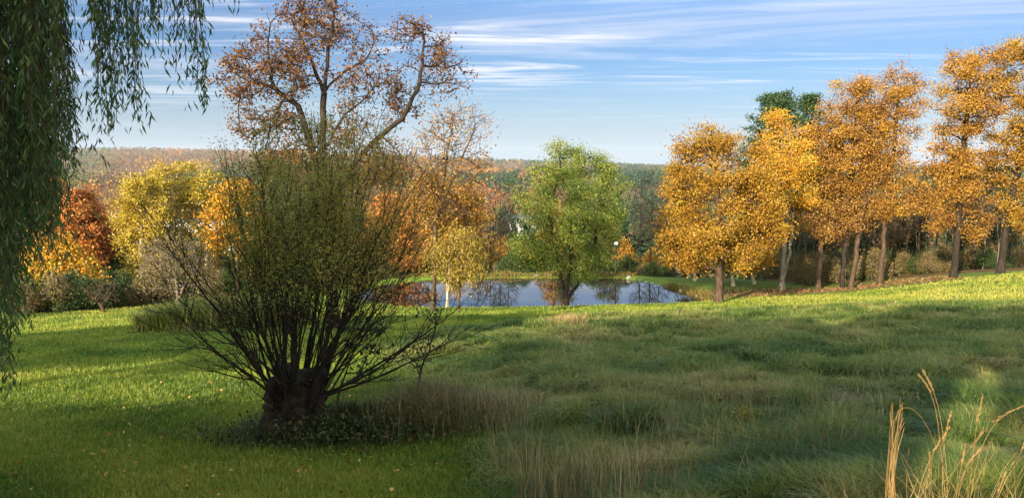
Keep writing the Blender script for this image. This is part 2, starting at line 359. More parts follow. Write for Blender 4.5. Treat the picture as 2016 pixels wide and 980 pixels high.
# ------------------------------------------------------------------ plants: growing code
def unit(v): return v / (np.linalg.norm(v, axis=-1, keepdims=True) + 1e-9)
def resample(P, step):
    P = np.asarray(P, float); out = [P[0]]
    for a, b in zip(P[:-1], P[1:]):
        n = max(1, int(round(np.linalg.norm(b - a) / step)))
        for k in range(1, n + 1): out.append(a + (b - a) * k / n)
    return np.array(out)
def colonize(att, trunks, step, kill, rng, iters=160, trop=(0, 0, 0.12), jit=0.25):
    """trunks: list of polylines; the first starts at the root, the others start on the first. Returns nodes, parents."""
    nodes, par = [], []
    for ti, tr in enumerate(trunks):
        R = resample(tr, step)
        if ti == 0: pr = -1
        else:
            dd = np.linalg.norm(np.array(nodes) - R[0], axis=1); pr = int(np.argmin(dd)); R = R[1:]
        for q, p in enumerate(R):
            if ti or q: p = p + rng.normal(0, step * 0.06, 3)
            nodes.append(p); par.append(pr); pr = len(nodes) - 1
    nodes = np.array(nodes); par = list(par); nb = len(nodes)
    grow_ok = np.arange(nb)
    zmin = trunks[0][0][2] + 0.22 * (trunks[0][-1][2] - trunks[0][0][2])
    ok = nodes[:, 2] > min(zmin, att[:, 2].min() + 0.5)
    D = np.linalg.norm(att[:, None] - nodes[None], axis=2); D[:, ~ok] = 1e6
    near = D.argmin(1); nd = D.min(1); alive = nd > kill
    trop = np.array(trop)
    for it in range(iters):
        if not alive.any(): break
        a = np.where(alive)[0]; k = near[a]; dr = unit(att[a] - nodes[k])
        acc = np.zeros((len(nodes), 3)); np.add.at(acc, k, dr); src = np.unique(k)
        pv = np.array([nodes[s] - nodes[par[s]] if par[s] >= 0 else (0, 0, step) for s in src])
        nw = nodes[src] + step * unit(unit(acc[src]) + trop + 0.25 * unit(pv) + rng.normal(0, jit, (len(src), 3)))
        base = len(nodes); nodes = np.concatenate([nodes, nw]); par += [int(s) for s in src]
        Dn = np.linalg.norm(att[a][:, None] - nw[None], axis=2); m = Dn.min(1); am = Dn.argmin(1)
        better = m < nd[a]; nd[a[better]] = m[better]; near[a[better]] = base + am[better]
        stuck = ~better & (rng.random(len(a)) < 0.4)
        alive[a[stuck]] = False
        alive &= nd > kill
    return nodes, np.array(par), nb
def tips_count(par):
    n = len(par); cnt = np.zeros(n); haschild = np.zeros(n, bool); haschild[par[par >= 0]] = True; cnt[~haschild] = 1
    for i in range(n - 1, 0, -1):
        if par[i] >= 0: cnt[par[i]] += cnt[i]
    return cnt, ~haschild
def add_twigs(nodes, par, rng, per=2.0, length=0.5, segs=2, up=0.3):
    cnt, tip = tips_count(par); cand = np.where(cnt <= 4)[0]
    n = int(len(cand) * per); src = rng.choice(cand, n)
    pv = unit(nodes[src] - nodes[np.maximum(par[src], 0)])
    d = unit(pv * 0.7 + rng.normal(0, 0.7, (n, 3)) + np.array([0, 0, up])); p = nodes[src]; pp = src
    for s in range(segs):
        q = p + d * (length / segs) * rng.uniform(0.6, 1.3, (n, 1)); d = unit(d + rng.normal(0, 0.3, (n, 3)) + np.array([0, 0, up * 0.3]))
        idx = len(nodes) + np.arange(n); nodes = np.concatenate([nodes, q]); par = np.concatenate([par, pp]); p, pp = q, idx
    return nodes, par
def tube_mesh(nodes, par, rad, sides=6):
    """One swept tube per segment; main children share their parent's ring direction, so limbs run on smoothly."""
    n = len(nodes); seg = np.where(par >= 0)[0]; pa = par[seg]
    dirs = np.zeros((n, 3)); dirs[seg] = unit(nodes[seg] - nodes[pa]); root = np.where(par < 0)[0]
    main = np.full(n, -1); order = seg[np.argsort(rad[seg])]; main[par[order]] = order
    for r in root: dirs[r] = dirs[main[r]] if main[r] >= 0 else (0, 0, 1)
    ref = np.array([0.31, 0.93, 0.17])
    def frame(d): a = unit(np.cross(d, ref)); return a, np.cross(d, a)
    th = np.arange(sides) * 2 * np.pi / sides; ct, st = np.cos(th)[None, :, None], np.sin(th)[None, :, None]
    ismain = main[pa] == seg
    dA = np.where(ismain[:, None], dirs[pa], dirs[seg]); rA = np.where(ismain, rad[pa], np.minimum(rad[pa], rad[seg] * 1.2))
    a1, a2 = frame(dA); b1, b2 = frame(dirs[seg])
    A = nodes[pa][:, None] + rA[:, None, None] * (a1[:, None] * ct + a2[:, None] * st)
    B = nodes[seg][:, None] + rad[seg][:, None, None] * (b1[:, None] * ct + b2[:, None] * st)
    V = np.concatenate([A, B], 1).reshape(-1, 3); o = (np.arange(len(seg)) * 2 * sides)[:, None]
    k = np.arange(sides); k2 = (k + 1) % sides
    Q = np.stack([o + k, o + k2, o + sides + k2, o + sides + k], -1).reshape(-1, 4)
    return V, Q
def leaf_quads(P, size, rng, aspect=0.6, dirs=None, droop=0.0):
    n = len(P); d = unit(rng.normal(0, 1, (n, 3)) + np.array([0, 0, -droop])) if dirs is None else unit(dirs)
    w = unit(np.cross(d, rng.normal(0, 1, (n, 3)))); nn = np.cross(d, w); s = np.broadcast_to(np.asarray(size), (n,))[:, None]
    V = np.stack([P, P + d * s * 0.45 + w * s * aspect * 0.5 + nn * s * 0.08, P + d * s, P + d * s * 0.45 - w * s * aspect * 0.5 + nn * s * 0.08], 1)
    return V.reshape(-1, 3), np.arange(4 * n).reshape(n, 4)
def env_points(ells, n, rng, power=0.45):
    w = np.array([e[3] * e[4] * e[5] for e in ells]) ** 0.8; k = rng.choice(len(ells), n, p=w / w.sum()); E = np.array([e[:6] for e in ells])[k]
    d = unit(rng.normal(0, 1, (n, 3))); r = rng.random(n) ** power
    return E[:, :3] + d * r[:, None] * E[:, 3:6]
def grow_tree(name, base, ells_px, trunk_px, label, cat, bark, leafmat, rb=0.25, natt=420, leaves=14000, lsize=0.16, sigma=0.28,
              step=None, kill=None, seed=1, twigs=0.0, twig_len=0.6, group=None, rmin=0.012, droop=0.2, depth=0.9, lean=0.0, trop=(0, 0, 0.12), exp=0.45, shift=0.0, flare=0.45, aspect=0.7, uneven=0.65):
    """base = (px, py, distance); crown ellipsoids and trunk lines are given in photograph pixels and set at real size round the base."""
    rng = np.random.default_rng(seed); bx, by, d = base; s = d / F * 1.01
    b = at(bx, by, d); b[2] = G(b[0], b[1])
    def loc(px, py, y=0.0): return np.array([(px - bx) * s, y, (by - py) * s])
    ells = []
    for e in ells_px:
        c = loc(e[0], e[1], rng.normal(0, 0.25) * e[2] * s * (1 if len(ells_px) > 1 else 0)); ells.append((*c, e[2] * s, min(e[2] * s * depth, 4.5), e[3] * s))
    trunks = []
    for tl in trunk_px:
        z = [loc(*p) for p in tl]; z[0][2] = max(z[0][2], -0.25) if tl is not trunk_px[0] else -0.25; trunks.append(z)
    att = env_points(ells, natt, rng)
    H = max(a[2] for a in att); st = step or max(0.25, H / 28); kl = kill or st * 1.3
    nodes, par, nb = colonize(att, trunks, st, kl, rng, trop=trop)
    if twigs: nodes, par = add_twigs(nodes, par, rng, twigs, twig_len)
    cnt, tip = tips_count(par)
    rad = np.maximum(rmin, rb * (cnt / cnt[0]) ** exp); rad *= 1 + flare * np.exp(-np.maximum(nodes[:, 2], 0) / (rb * 1.6)) * (np.hypot(nodes[:, 0], nodes[:, 1]) < rb * 6)
    root = empty(name, b, label, cat, group)
    V, Q = tube_mesh(nodes, par, rad, 6 if d > 35 else 8)
    mesh_np('trunk', V, Q, mat=bark, parent=root, sm=True)
    if leaves:
        cand = np.where(cnt <= 5)[0]
        # uneven crown: some twigs carry many leaves, some few
        wgt = rng.gamma(uneven, 1.0, len(cand)) + 0.02; wgt /= wgt.sum()
        a = cand[rng.choice(len(cand), leaves, p=wgt)]
        P = nodes[a] + rng.normal(0, 1, (leaves, 3)) * np.array([1, 1, 0.7]) * sigma
        sz = lsize * rng.uniform(0.65, 1.3, leaves); V, Q = leaf_quads(P, sz, rng, aspect, droop=droop)
        cl = hash2(a.astype(float), a * 0.37, seed); r = np.clip(0.5 + (cl - 0.5) * 0.55 + rng.normal(0, 0.2, leaves) + shift, 0, 1)
        mesh_np('crown', V, Q, r=r, mat=leafmat, parent=root)
    return root

# ------------------------------------------------------------------ trees one can tell apart
def E(*a): return list(a)
grow_tree('maple_tree', (1415, 596, 46.5), [(1395,290,55,55),(1385,370,80,70),(1345,455,52,62),(1455,400,70,90),(1415,470,115,55),(1480,350,45,65),(1330,500,38,30),(1500,470,35,50),(1360,320,40,45)],
          [[(1415,600),(1416,520),(1412,430),(1400,330)]], 'round golden maple alone on the grass at the right tip of the pond', 'tree', M['bark'], M['gold'], 0.238, 560, 62000, 0.12, 0.33, seed=11, uneven=0.9, twigs=0.6)
grow_tree('locust_tree', (1120, 602, 45.5), [(1120,522,78,24),(1108,310,42,38),(1160,335,45,45),(1060,370,48,50),(1200,375,38,60),(1115,415,105,70),(1035,440,40,48),(1188,430,36,52),(1110,490,85,42),(1050,500,45,40),(1160,500,36,36),(1085,340,40,40)],
          [[(1114,605),(1112,580),(1095,500),(1080,420),(1100,330)],[(1114,592),(1146,545),(1170,480),(1180,380)],[(1113,585),(1122,520),(1125,400),(1140,340)]],
          'feathery green and yellow tree with dark forked trunks at the pond edge', 'tree', M['bark_dark'], M['green'], 0.19, 620, 56000, 0.12, 0.30, seed=12, uneven=0.65, droop=0.8, aspect=0.45, twigs=0.5)
ROW = 'autumn trees lining the right edge of the field'
grow_tree('autumn_tree', (1541, 572, 55), [(1545,280,52,62),(1540,350,55,60),(1562,415,48,50),(1515,330,38,55),(1520,420,40,50)], [[(1539,575),(1541,470),(1545,380),(1546,280)],[(1539,566),(1551,500),(1558,420),(1566,330)]],
          'olive gold tree with two pale trunks just behind the round golden maple', 'tree', M['bark_grey'], M['goldgreen'], 0.198, 420, 31900, 0.118, 0.32, seed=13, uneven=0.7, group=ROW, twigs=0.5)
grow_tree('autumn_tree', (1611, 570, 55), [(1618,270,38,70),(1612,350,42,60),(1640,420,45,50),(1600,430,35,40)], [[(1611,573),(1612,470),(1616,350),(1620,230)]],
          'half bare orange tree with dark straight trunk beside the olive gold double trunk', 'tree', M['bark'], M['orange2'], 0.178, 360, 14500, 0.118, 0.32, seed=14, uneven=0.7, group=ROW, twigs=1.5)
grow_tree('autumn_tree', (1657, 567, 54.5), [(1668,205,38,50),(1665,280,58,66),(1650,350,50,50),(1640,300,40,50)], [[(1657,570),(1660,470),(1664,350),(1668,210)]],
          'bright orange tree whose slim dark trunk stands close left of another', 'tree', M['bark_dark'], M['orange'], 0.158, 400, 27550, 0.118, 0.32, seed=15, uneven=0.7, group=ROW, twigs=0.6)
grow_tree('autumn_tree', (1677, 567, 54), [(1700,260,40,75),(1700,350,50,50),(1690,410,50,45),(1720,320,35,50)], [[(1675,570),(1682,490),(1694,400),(1700,270)]],
          'brown orange tree with crooked trunk touching the bright orange one', 'tree', M['bark'], M['orange2'], 0.165, 380, 17400, 0.118, 0.32, seed=16, uneven=0.7, group=ROW, twigs=1.2)
grow_tree('autumn_tree', (1732, 559, 54), [(1748,170,36,42),(1755,235,44,58),(1738,320,44,60),(1772,385,45,48),(1730,400,35,40)], [[(1732,562),(1736,450),(1744,330),(1750,180)]],
          'slim orange tree with pale straight trunk left of the gap in the row', 'tree', M['bark'], M['orange'], 0.158, 400, 20300, 0.118, 0.32, seed=17, uneven=0.7, group=ROW, twigs=0.9)
grow_tree('autumn_tree', (1877, 545, 52), [(1885,150,58,42),(1870,215,66,58),(1880,295,62,60),(1890,370,58,60),(1850,425,30,40),(1920,440,40,36),(1840,190,36,40),(1925,210,34,60)], [[(1877,548),(1880,440),(1882,330),(1884,170)]],
          'tall full orange tree with thick dark trunk, the tallest inside the frame', 'tree', M['bark_dark'], M['orange'], 0.218, 520, 37700, 0.118, 0.32, seed=18, uneven=0.7, group=ROW, twigs=0.7)
grow_tree('autumn_tree', (1968, 538, 51), [(1985,130,48,42),(2010,180,60,70),(1990,300,56,60),(2005,400,50,55),(2060,260,60,90),(1975,210,40,40)], [[(1968,540),(1975,440),(1992,330),(2005,180)]],
          'yellow gold tree cut by the edge of the photo with leaning trunk', 'tree', M['bark_dark'], M['gold'], 0.224, 480, 34800, 0.118, 0.32, seed=19, uneven=0.7, group=ROW, twigs=0.7)
def conifer(name, base, top, wpx, label, seed, leaves=9000, group=None, open_=0.0, mat='pine'):
    rng = np.random.default_rng(seed); bx, by, d = base; s = d / F; b = at(bx, by, d); b[2] = G(b[0], b[1]); H = (by - top) * s
    H = H + (at(bx, by, d)[2] - b[2]); R = wpx * s
    root = empty(name, b, label, 'tree', group); nodes = [np.array([0, 0, z]) for z in np.linspace(-0.2, H, 24)]; par = [-1] + list(range(23)); tipsl = []
    for k in range(int(H * 11)):
        t = rng.uniform(0.12, 0.99); z = t * H; i = min(23, int(t * 23)); a = rng.uniform(0, 6.283)
        ln = R * (1 - t) ** 0.45 * rng.uniform(0.55, 1.15) + 0.25; p = np.array([0, 0, z]); pr = i
        for q in range(3):
            p = p + np.array([math.cos(a), math.sin(a), 0.12 + 0.12 * q]) * ln / 3 + rng.normal(0, 0.05, 3); nodes.append(p); par.append(pr); pr = len(nodes) - 1; tipsl.append(pr)
    nodes = np.array(nodes); par = np.array(par); cnt, _ = tips_count(par); rad = np.maximum(0.015, 0.018 * H * (cnt / cnt[0]) ** 0.5)
    V, Q = tube_mesh(nodes, par, rad, 5); mesh_np('trunk', V, Q, mat=M['bark_dark'], parent=root, sm=True)
    a = rng.choice(tipsl, leaves); P = nodes[a] + rng.normal(0, 1, (leaves, 3)) * np.array([.32, .32, .14])
    V, Q = leaf_quads(P, rng.uniform(.18, .42, leaves), rng, 0.3, dirs=rng.normal(0, 1, (leaves, 3)) + np.array([0, 0, .4]))
    mesh_np('crown', V, Q, r=rng.random(leaves), mat=M[mat], parent=root); return root
conifer('pine_tree', (1515, 548, 70), 190, 92, 'tall dark green pine rising behind the golden maple', 31, 30000)
conifer('pine_tree', (1585, 545, 76), 193, 66, 'dark pine behind the half bare orange tree', 32, 22000)
conifer('pine_tree', (1740, 540, 72), 395, 60, 'low dark evergreen under the slim orange tree', 33, 9000, mat='darkgreen')
conifer('pine_tree', (1945, 535, 66), 320, 50, 'green pine showing between the two rightmost orange trees', 34, 9000)

# left edge of the lawn
grow_tree('maple_tree', (145, 610, 62), [(130,385,30,32),(145,430,45,50),(125,470,40,40),(165,480,35,40)], [[(145,615),(143,500),(135,390)]],
          'larger red maple behind the yellow tree by the lawn', 'tree', M['bark_dark'], M['red'], 0.158, 340, 17000, 0.22, 0.36, seed=41, group='red maples', shift=0.12)
grow_tree('maple_tree', (188, 610, 64), [(182,395,22,34),(190,440,34,50),(195,490,34,40)], [[(188,615),(188,500),(183,400)]],
          'smaller darker red maple touching the larger red maple', 'tree', M['bark_dark'], M['red'], 0.145, 280, 10000, 0.22, 0.36, seed=42, group='red maples', shift=-0.1)
grow_tree('yellow_tree', (112, 612, 50), [(112,520,42,42),(68,550,36,44),(155,555,42,48),(115,570,60,34)], [[(114,615),(113,560),(110,500)],[(114,590),(140,550),(158,530)]],
          'low broad golden tree at the left end of the lawn', 'tree', M['bark_grey'], M['goldgreen'], 0.106, 380, 14000, 0.18, 0.34, seed=43, shift=0.1, twigs=0.5)
grow_tree('orange_tree', (60, 612, 53), [(60,540,32,50),(50,580,30,30)], [[(60,615),(60,530)]],
          'small orange brown tree between the willow fronds and golden tree', 'tree', M['bark_grey'], M['orange2'], 0.079, 220, 5000, 0.18, 0.34, seed=44)
YP = 'yellow poplars beyond the lawn'
grow_tree('poplar_tree', (280, 606, 54), [(290,385,42,44),(258,425,36,40),(300,440,45,50),(275,490,48,45),(285,540,38,30)], [[(280,610),(284,500),(292,370)]],
          'brightest yellow poplar next to the red maples', 'tree', M['bark_pale'], M['yellow'], 0.132, 400, 19000, 0.135, 0.27, seed=45, uneven=0.5, group=YP, twigs=0.6)
grow_tree('poplar_tree', (345, 602, 56), [(345,370,38,36),(360,420,45,50),(335,470,40,45)], [[(345,606),(346,500),(350,360)]],
          'middle yellow poplar in front of the white house', 'tree', M['bark_pale'], M['yellow'], 0.132, 330, 10000, 0.135, 0.27, seed=46, uneven=0.5, group=YP, twigs=0.9, shift=-0.05)
grow_tree('poplar_tree', (408, 600, 58), [(408,370,40,34),(425,405,40,44),(395,400,30,30)], [[(410,604),(410,490),(408,360)]],
          'yellow green poplar with bare lower trunk beside the white house', 'tree', M['bark_pale'], M['yellow'], 0.125, 300, 8500, 0.135, 0.27, seed=47, uneven=0.5, group=YP, twigs=0.9, shift=0.15)
grow_tree('grey_tree', (352, 606, 46), [(350,520,62,58),(310,550,40,36),(395,545,40,40)], [[(352,610),(350,560),(340,490)],[(352,590),(375,545),(385,500)]],
          'leafless grey brown tree standing before the yellow poplars', 'tree', M['bark_grey'], M['brush'], 0.112, 420, 5000, 0.10, 0.3, seed=48, twigs=3.0, twig_len=0.7)
grow_tree('bare_tree', (203, 615, 43), [(203,578,36,26)], [[(203,618),(203,596)],[(203,604),(190,588)]],
          'small reddish leafless tree on the lawn edge', 'tree', M['bark'], None, 0.086, 200, 0, seed=49, twigs=2.5, twig_len=0.4, rmin=0.009)
grow_tree('orange_tree', (470, 604, 52), [(470,420,50,55),(450,470,40,50),(500,480,40,50)], [[(470,608),(470,500),(472,400)]],
          'orange and olive tree half hidden by the left side of the big bush', 'tree', M['bark'], M['goldgreen'], 0.132, 330, 10000, 0.18, 0.36, seed=50, shift=-0.12, twigs=0.8)
grow_tree('orange_tree', (780, 560, 64), [(780,440,55,60),(740,480,40,40),(800,500,50,40)], [[(780,562),(780,480),(780,400)]],
          'orange red tree across the water seen through the big bush', 'tree', M['bark'], M['red'], 0.132, 320, 11000, 0.22, 0.4, seed=51, shift=0.25)

# centre
grow_tree('oak_tree', (655, 652, 28), [(560,165,88,72),(500,160,50,60),(640,60,85,70),(535,245,58,40),(715,170,60,36),(830,110,62,70),(870,150,55,60),(795,200,50,36),(700,275,80,34),(620,270,80,40),(720,90,30,50),(600,330,110,40),(740,340,80,40)],
          [[(660,655),(655,560),(648,420),(644,300),(650,190),(664,90),(680,10)],[(648,410),(628,310),(600,215),(555,180),(500,165)],[(655,480),(690,340),(745,282),(800,238),(835,170),(845,90)],[(650,185),(690,150),(735,125)],[(646,300),(690,230),(730,200)],[(650,190),(620,110),(590,50)],[(555,182),(545,120),(550,60)]],
          'big sparse russet oak rising behind the bush into the sky', 'tree', M['bark_dark'], M['rust'], 0.224, 900, 17000, 0.10, 0.17, step=0.3, kill=0.36, seed=60, twigs=3.0, twig_len=0.45, rmin=0.008, trop=(0, 0, 0.1), exp=0.5, droop=0.7)
grow_tree('pale_tree', (853, 612, 43.5), [(890,270,58,60),(930,250,35,40),(840,330,55,55),(915,330,50,50),(870,400,60,40)], [[(853,615),(856,520),(862,420),(880,330),(895,240)],[(862,420),(900,340),(935,260)],[(858,480),(840,400),(830,330)]],
          'leafless pale tree with tangled twigs behind the right side of the oak', 'tree', M['bark'], M['orange2'], 0.132, 480, 3000, 0.13, 0.3, seed=61, twigs=2.6, twig_len=0.8, rmin=0.011)
grow_tree('orange_tree', (880, 612, 46), [(905,400,50,34),(880,440,55,40),(925,430,35,30),(850,400,40,50)], [[(880,615),(885,520),(895,400)]],
          'orange leaved tree under the leafless pale tree by the pond', 'tree', M['bark_pale'], M['orange'], 0.099, 320, 16000, 0.13, 0.36, seed=62, twigs=0.8)
grow_tree('yellow_tree', (905, 614, 41), [(905,490,46,40),(870,500,36,40),(935,520,26,45),(900,540,40,30)], [[(903,616),(906,560),(902,470)]],
          'drooping yellow green tree on the near bank beside the big bush', 'tree', M['bark'], M['yellowgreen'], 0.066, 260, 6500, 0.14, 0.32, seed=63, droop=1.6, aspect=0.4, twigs=0.6)

# far bank of the pond
FB = 'small trees on the far bank of the pond'
grow_tree('apple_tree', (1368, 555, 59), [(1368,490,38,34)], [[(1368,557),(1368,520)]], 'short pale trunk tree nearest the water behind the maple', 'tree', M['bark_pale'], M['yellowgreen'], 0.125, 200, 5000, 0.2, 0.4, seed=64, group=FB)
grow_tree('apple_tree', (1443, 565, 56.5), [(1440,500,40,32),(1470,510,30,26)], [[(1444,567),(1441,545),(1430,528)],[(1441,545),(1460,527)]], 'short pale tree forking low just right of the maple trunk', 'tree', M['bark_pale'], M['yellowgreen'], 0.125, 200, 5000, 0.2, 0.4, seed=65, group=FB)
grow_tree('apple_tree', (1484, 560, 57.5), [(1478,500,36,34)], [[(1486,562),(1478,535),(1476,510)]], 'short pale tree with leaning trunk right of the forked one', 'tree', M['bark_pale'], M['goldgreen'], 0.125, 200, 5000, 0.2, 0.4, seed=66, group=FB)

# woodland behind the pond and behind the row: kinds, then copies with their own labels
def put(root, px, d, h, label, group, rz=0.0, w=1.0):
    x = (px - 1008) / F * d * 1.0; s = h / 10.0
    return dup(root, (x, d, G(x, d) - 0.05), rz, (s * w, s * w, s), label, group)
K = 1523 / 50.0   # photograph pixels per metre at 50 m
def proto(name, ells, trunks, label, *a, **k):
    sc = lambda P: [tuple([1008 + p[0] * K, 560 - p[1] * K] + [q * K for q in p[2:]]) for p in P]
    return grow_tree(name, (1008, 560, 50), sc(ells), [sc(t) for t in trunks], label, 'tree', *a, **k)
BT = 'bare grey trees at the edge of the woods'
pr_bare = proto('bare_tree', [(0,6,1.6,3.2),(0,9,0.9,1.2)], [[(0,0),(0.1,3),(0,6),(0,9)]], 'x', M['bark_dark'], None, 0.073, 240, 0, seed=71, twigs=2.2, twig_len=0.9, rmin=0.014)
pr_bare2 = proto('bare_tree', [(0.6,7,1.4,2.6),(-0.6,6,1.2,2.6)], [[(0,0),(0.2,3),(0.7,6),(0.9,9)],[(0.1,2),(-0.4,5),(-0.8,8)]], 'x', M['bark_grey'], None, 0.066, 220, 0, seed=72, twigs=2.0, twig_len=0.9, rmin=0.014)
pr_olive = proto('woodland_tree', [(0,6.5,2.0,3.0),(0.4,8.4,1.2,1.5),(-0.8,5,1.5,2)], [[(0,0),(0.1,3),(0,6),(0,9)]], 'x', M['bark_dark'], M['olive'], 0.086, 260, 5200, 0.22, 0.36, seed=73, twigs=0.7)
pr_brown = proto('woodland_tree', [(0,6,2.1,2.8),(0.2,8.2,1.3,1.6)], [[(0,0),(-0.1,3),(0,6),(0.1,9)]], 'x', M['bark_dark'], M['goldgreen'], 0.086, 260, 3800, 0.22, 0.38, seed=74, twigs=0.9, shift=-0.2)
pr_shrub = proto('woodland_shrub', [(0,3.5,4.2,3.5),(2.5,3,3,2.6),(-2.6,2.8,3,2.6),(0,6,2.6,2.4)], [[(0,0),(0.2,1.5),(0,4)],[(0,0.6),(1.6,3)],[(0,0.6),(-1.6,3)]], 'x', M['bark_grey'], M['brush'], 0.092, 320, 3200, 0.42, 0.7, seed=75, twigs=1.2, twig_len=1.6, rmin=0.03)
pr_dark = proto('woodland_shrub', [(0,4,4.4,4),(2.5,3,3.4,2.8),(-2.6,3,3.4,2.8),(0,6.6,2.6,2.6)], [[(0,0),(0.2,1.5),(0,4)],[(0,0.6),(1.6,3)],[(0,0.6),(-1.6,3)]], 'x', M['bark_dark'], M['darkgreen'], 0.092, 320, 8500, 0.42, 0.8, seed=76, rmin=0.03)
first = {}
def place(root, px, d, h, label, group, rz=None, w=1.0):
    rz = RNG.uniform(0, 6.28) if rz is None else rz
    if root.name not in first:
        first[root.name] = 1; x = (px - 1008) / F * d; s = h / 10.0
        root.location = (x, d, G(x, d) - 0.05); root.rotation_euler = (0, 0, rz); root.scale = (s * w, s * w, s); root['label'] = label; root['group'] = group; return root
    return put(root, px, d, h, label, group, rz, w)
for px, d, h, lb in [(985,67,8.0,'dark bare tree left of the feathery green tree across the pond'),(1000,70,7.5,'slim bare tree closest to the left side of the green pond tree'),(965,72,8.5,'bare tree under the pale leafless tree across the pond'),
                     (1262,70,9.0,'slim bare tree between the green pond tree and golden maple'),(1283,68,9.5,'tall bare trunk just left of the golden maple'),(1300,73,9.0,'bare tree brushing the left edge of the golden maple'),
                     (940,69,7.0,'short bare tree beyond the drooping yellow tree')]:
    place(pr_bare, px, d, h, lb, BT, w=0.9)
lbl_b = 'pale bare sapling in the thicket behind the orange row'
for k in range(34):
    px = 1560 + k * 14.5 + RNG.uniform(-7, 7); d = RNG.uniform(57.5, 64)
    place(pr_bare2 if k % 3 else pr_bare, px, d, RNG.uniform(5.0, 8.5), lbl_b, 'pale saplings behind the orange row', w=0.75)
WT = 'woodland trees beyond the pond and lawn'
lb_o = 'dark olive tree in the belt of woods across the pond'; lb_w = 'brown gold tree in the belt of woods across the pond'
for k in range(22):
    px = 800 + k * 24 + RNG.uniform(-10, 10); d = RNG.uniform(72, 95)
    place(pr_olive if k % 2 else pr_brown, px, d, RNG.uniform(5.5, 8.5), lb_o if k % 2 else lb_w, WT)
lb_l = 'dull tree in the shaded woods behind the yellow poplars'
for k in range(16):
    px = -60 + k * 38 + RNG.uniform(-12, 12); d = RNG.uniform(68, 86)
    place(pr_olive if k % 3 else pr_brown, px, d, RNG.uniform(6.5, 9), lb_l, 'trees in the shaded woods behind the poplars')
lb_r = 'dull olive tree in the woods behind the orange row'
for k in range(22):
    px = 1540 + k * 26 + RNG.uniform(-10, 10); d = RNG.uniform(68, 88)
    place(pr_olive if k % 2 else pr_brown, px, d, RNG.uniform(8, 12), lb_r, 'trees in the woods behind the orange row')
lb_s = 'tan brushy shrub at the foot of the woods behind the orange row'
for k in range(26):
    px = 1500 + k * 22 + RNG.uniform(-8, 8); d = RNG.uniform(57.5, 63) if px > 1560 else RNG.uniform(62, 65)
    place(pr_shrub, px, d, RNG.uniform(1.0, 3.0), lb_s, 'shrubs at the foot of the orange row')
lb_d = 'dark green shrub along the shaded edge of the left lawn'
for k in range(19):
    px = 10 + k * 25 + RNG.uniform(-8, 8); d = np.interp(px, [0, 200, 300, 480], [42, 45, 49, 52]) + RNG.uniform(0, 3)
    place(pr_dark, px, d, RNG.uniform(0.9, 3.2), lb_d, 'dark shrubs along the left lawn', w=RNG.uniform(.7, 1.2))
lb_p = 'dark shrub on the bank across the pond'
for k in range(24):
    px = 760 + k * 24 + RNG.uniform(-8, 8); d = RNG.uniform(65, 70)
    place(pr_dark if k % 3 else pr_shrub, px, d, RNG.uniform(1.4, 2.9), lb_p, 'shrubs across the pond')
lb_e = 'dark shrub among the pale saplings behind the orange row'
for k in range(10): place(pr_dark, 1590 + k * 44 + RNG.uniform(-16, 16), RNG.uniform(58, 62), RNG.uniform(1.0, 2.4), lb_e, 'dark shrubs behind the orange row')
lb_g = 'tan twiggy shrub mixed into the dark edge of the left lawn'
for k in range(7): place(pr_shrub, 30 + k * 62 + RNG.uniform(-16, 16), np.interp(k, [0, 3, 6], [43, 47, 51]), RNG.uniform(1.4, 3.0), lb_g, 'tan shrubs along the left lawn', w=.7)
conifer('pine_tree', (250, 610, 66), 470, 45, 'dark pine low between the red maple and yellow poplar', 35, 6000, mat='darkgreen')

# ------------------------------------------------------------------ wooded valley out to the ridge (a wood nobody could count)
def far_woods():
    rng = np.random.default_rng(5); Vs, rs = [], []
    def band(d0, d1, n, nq, qs, R, H, nm, lab):
        t = rng.random(n); d = d0 * (d1 / d0) ** t; az = rng.uniform(-0.78, 0.78, n); x = az * d; y = d.copy()
        z = ground(x, y)
        # stands of trees: conifers in patches, russet, olive or yellow elsewhere
        p = fbm(x / (60 + d * .12), y / (60 + d * .2), 40, 3); c = fbm(x / (40 + d * .08), y / (40 + d * .12), 50, 2)
        greenish = smooth((az - 0.02) / 0.2) * 0.25
        kind = np.clip(0.54 + (p - 0.5) * 1.9 - greenish + rng.normal(0, 0.14, n), 0.05, 1)
        con = (c > 0.6 + 0.04 * rng.normal(size=n)); kind = np.where(con, rng.uniform(0, 0.18, n), kind)
        hh = H * rng.uniform(0.7, 1.25, n); rr = R * rng.uniform(0.7, 1.3, n) * np.where(con, 0.7, 1)
        k = np.repeat(np.arange(n), nq); m = len(k); v = unit(rng.normal(0, 1, (m, 3))) * (rng.random(m) ** 0.33)[:, None]
        taper = np.where(con[k], np.clip(1.1 - 0.5 * (v[:, 2] + 1), 0.1, 1), 1)
        P = np.stack([x[k] + v[:, 0] * rr[k] * taper, y[k] + v[:, 1] * rr[k] * taper, z[k] + hh[k] * (0.60 + 0.42 * v[:, 2])], -1)
        V, Q = leaf_quads(P, qs * rng.uniform(.6, 1.4, m), rng, 0.8)
        r = np.clip(kind[k] + rng.normal(0, .05, m), 0, 1)
        o = mesh_np(nm, V, Q, r=r, mat=M['woods']); tag(o, lab, 'woods', kind='stuff')
    band(100, 420, 1500, 170, 0.75, 3.6, 12, 'valley_woods', 'mixed woods on the valley floor below the pond')
    band(400, 1500, 5200, 44, 2.2, 5.5, 14, 'valley_woods', 'russet and green woods in the middle of the valley')
    band(1400, 6600, 13000, 20, 5.0, 9.5, 17, 'ridge_woods', 'far woods climbing to the blue grey ridge')
far_woods()

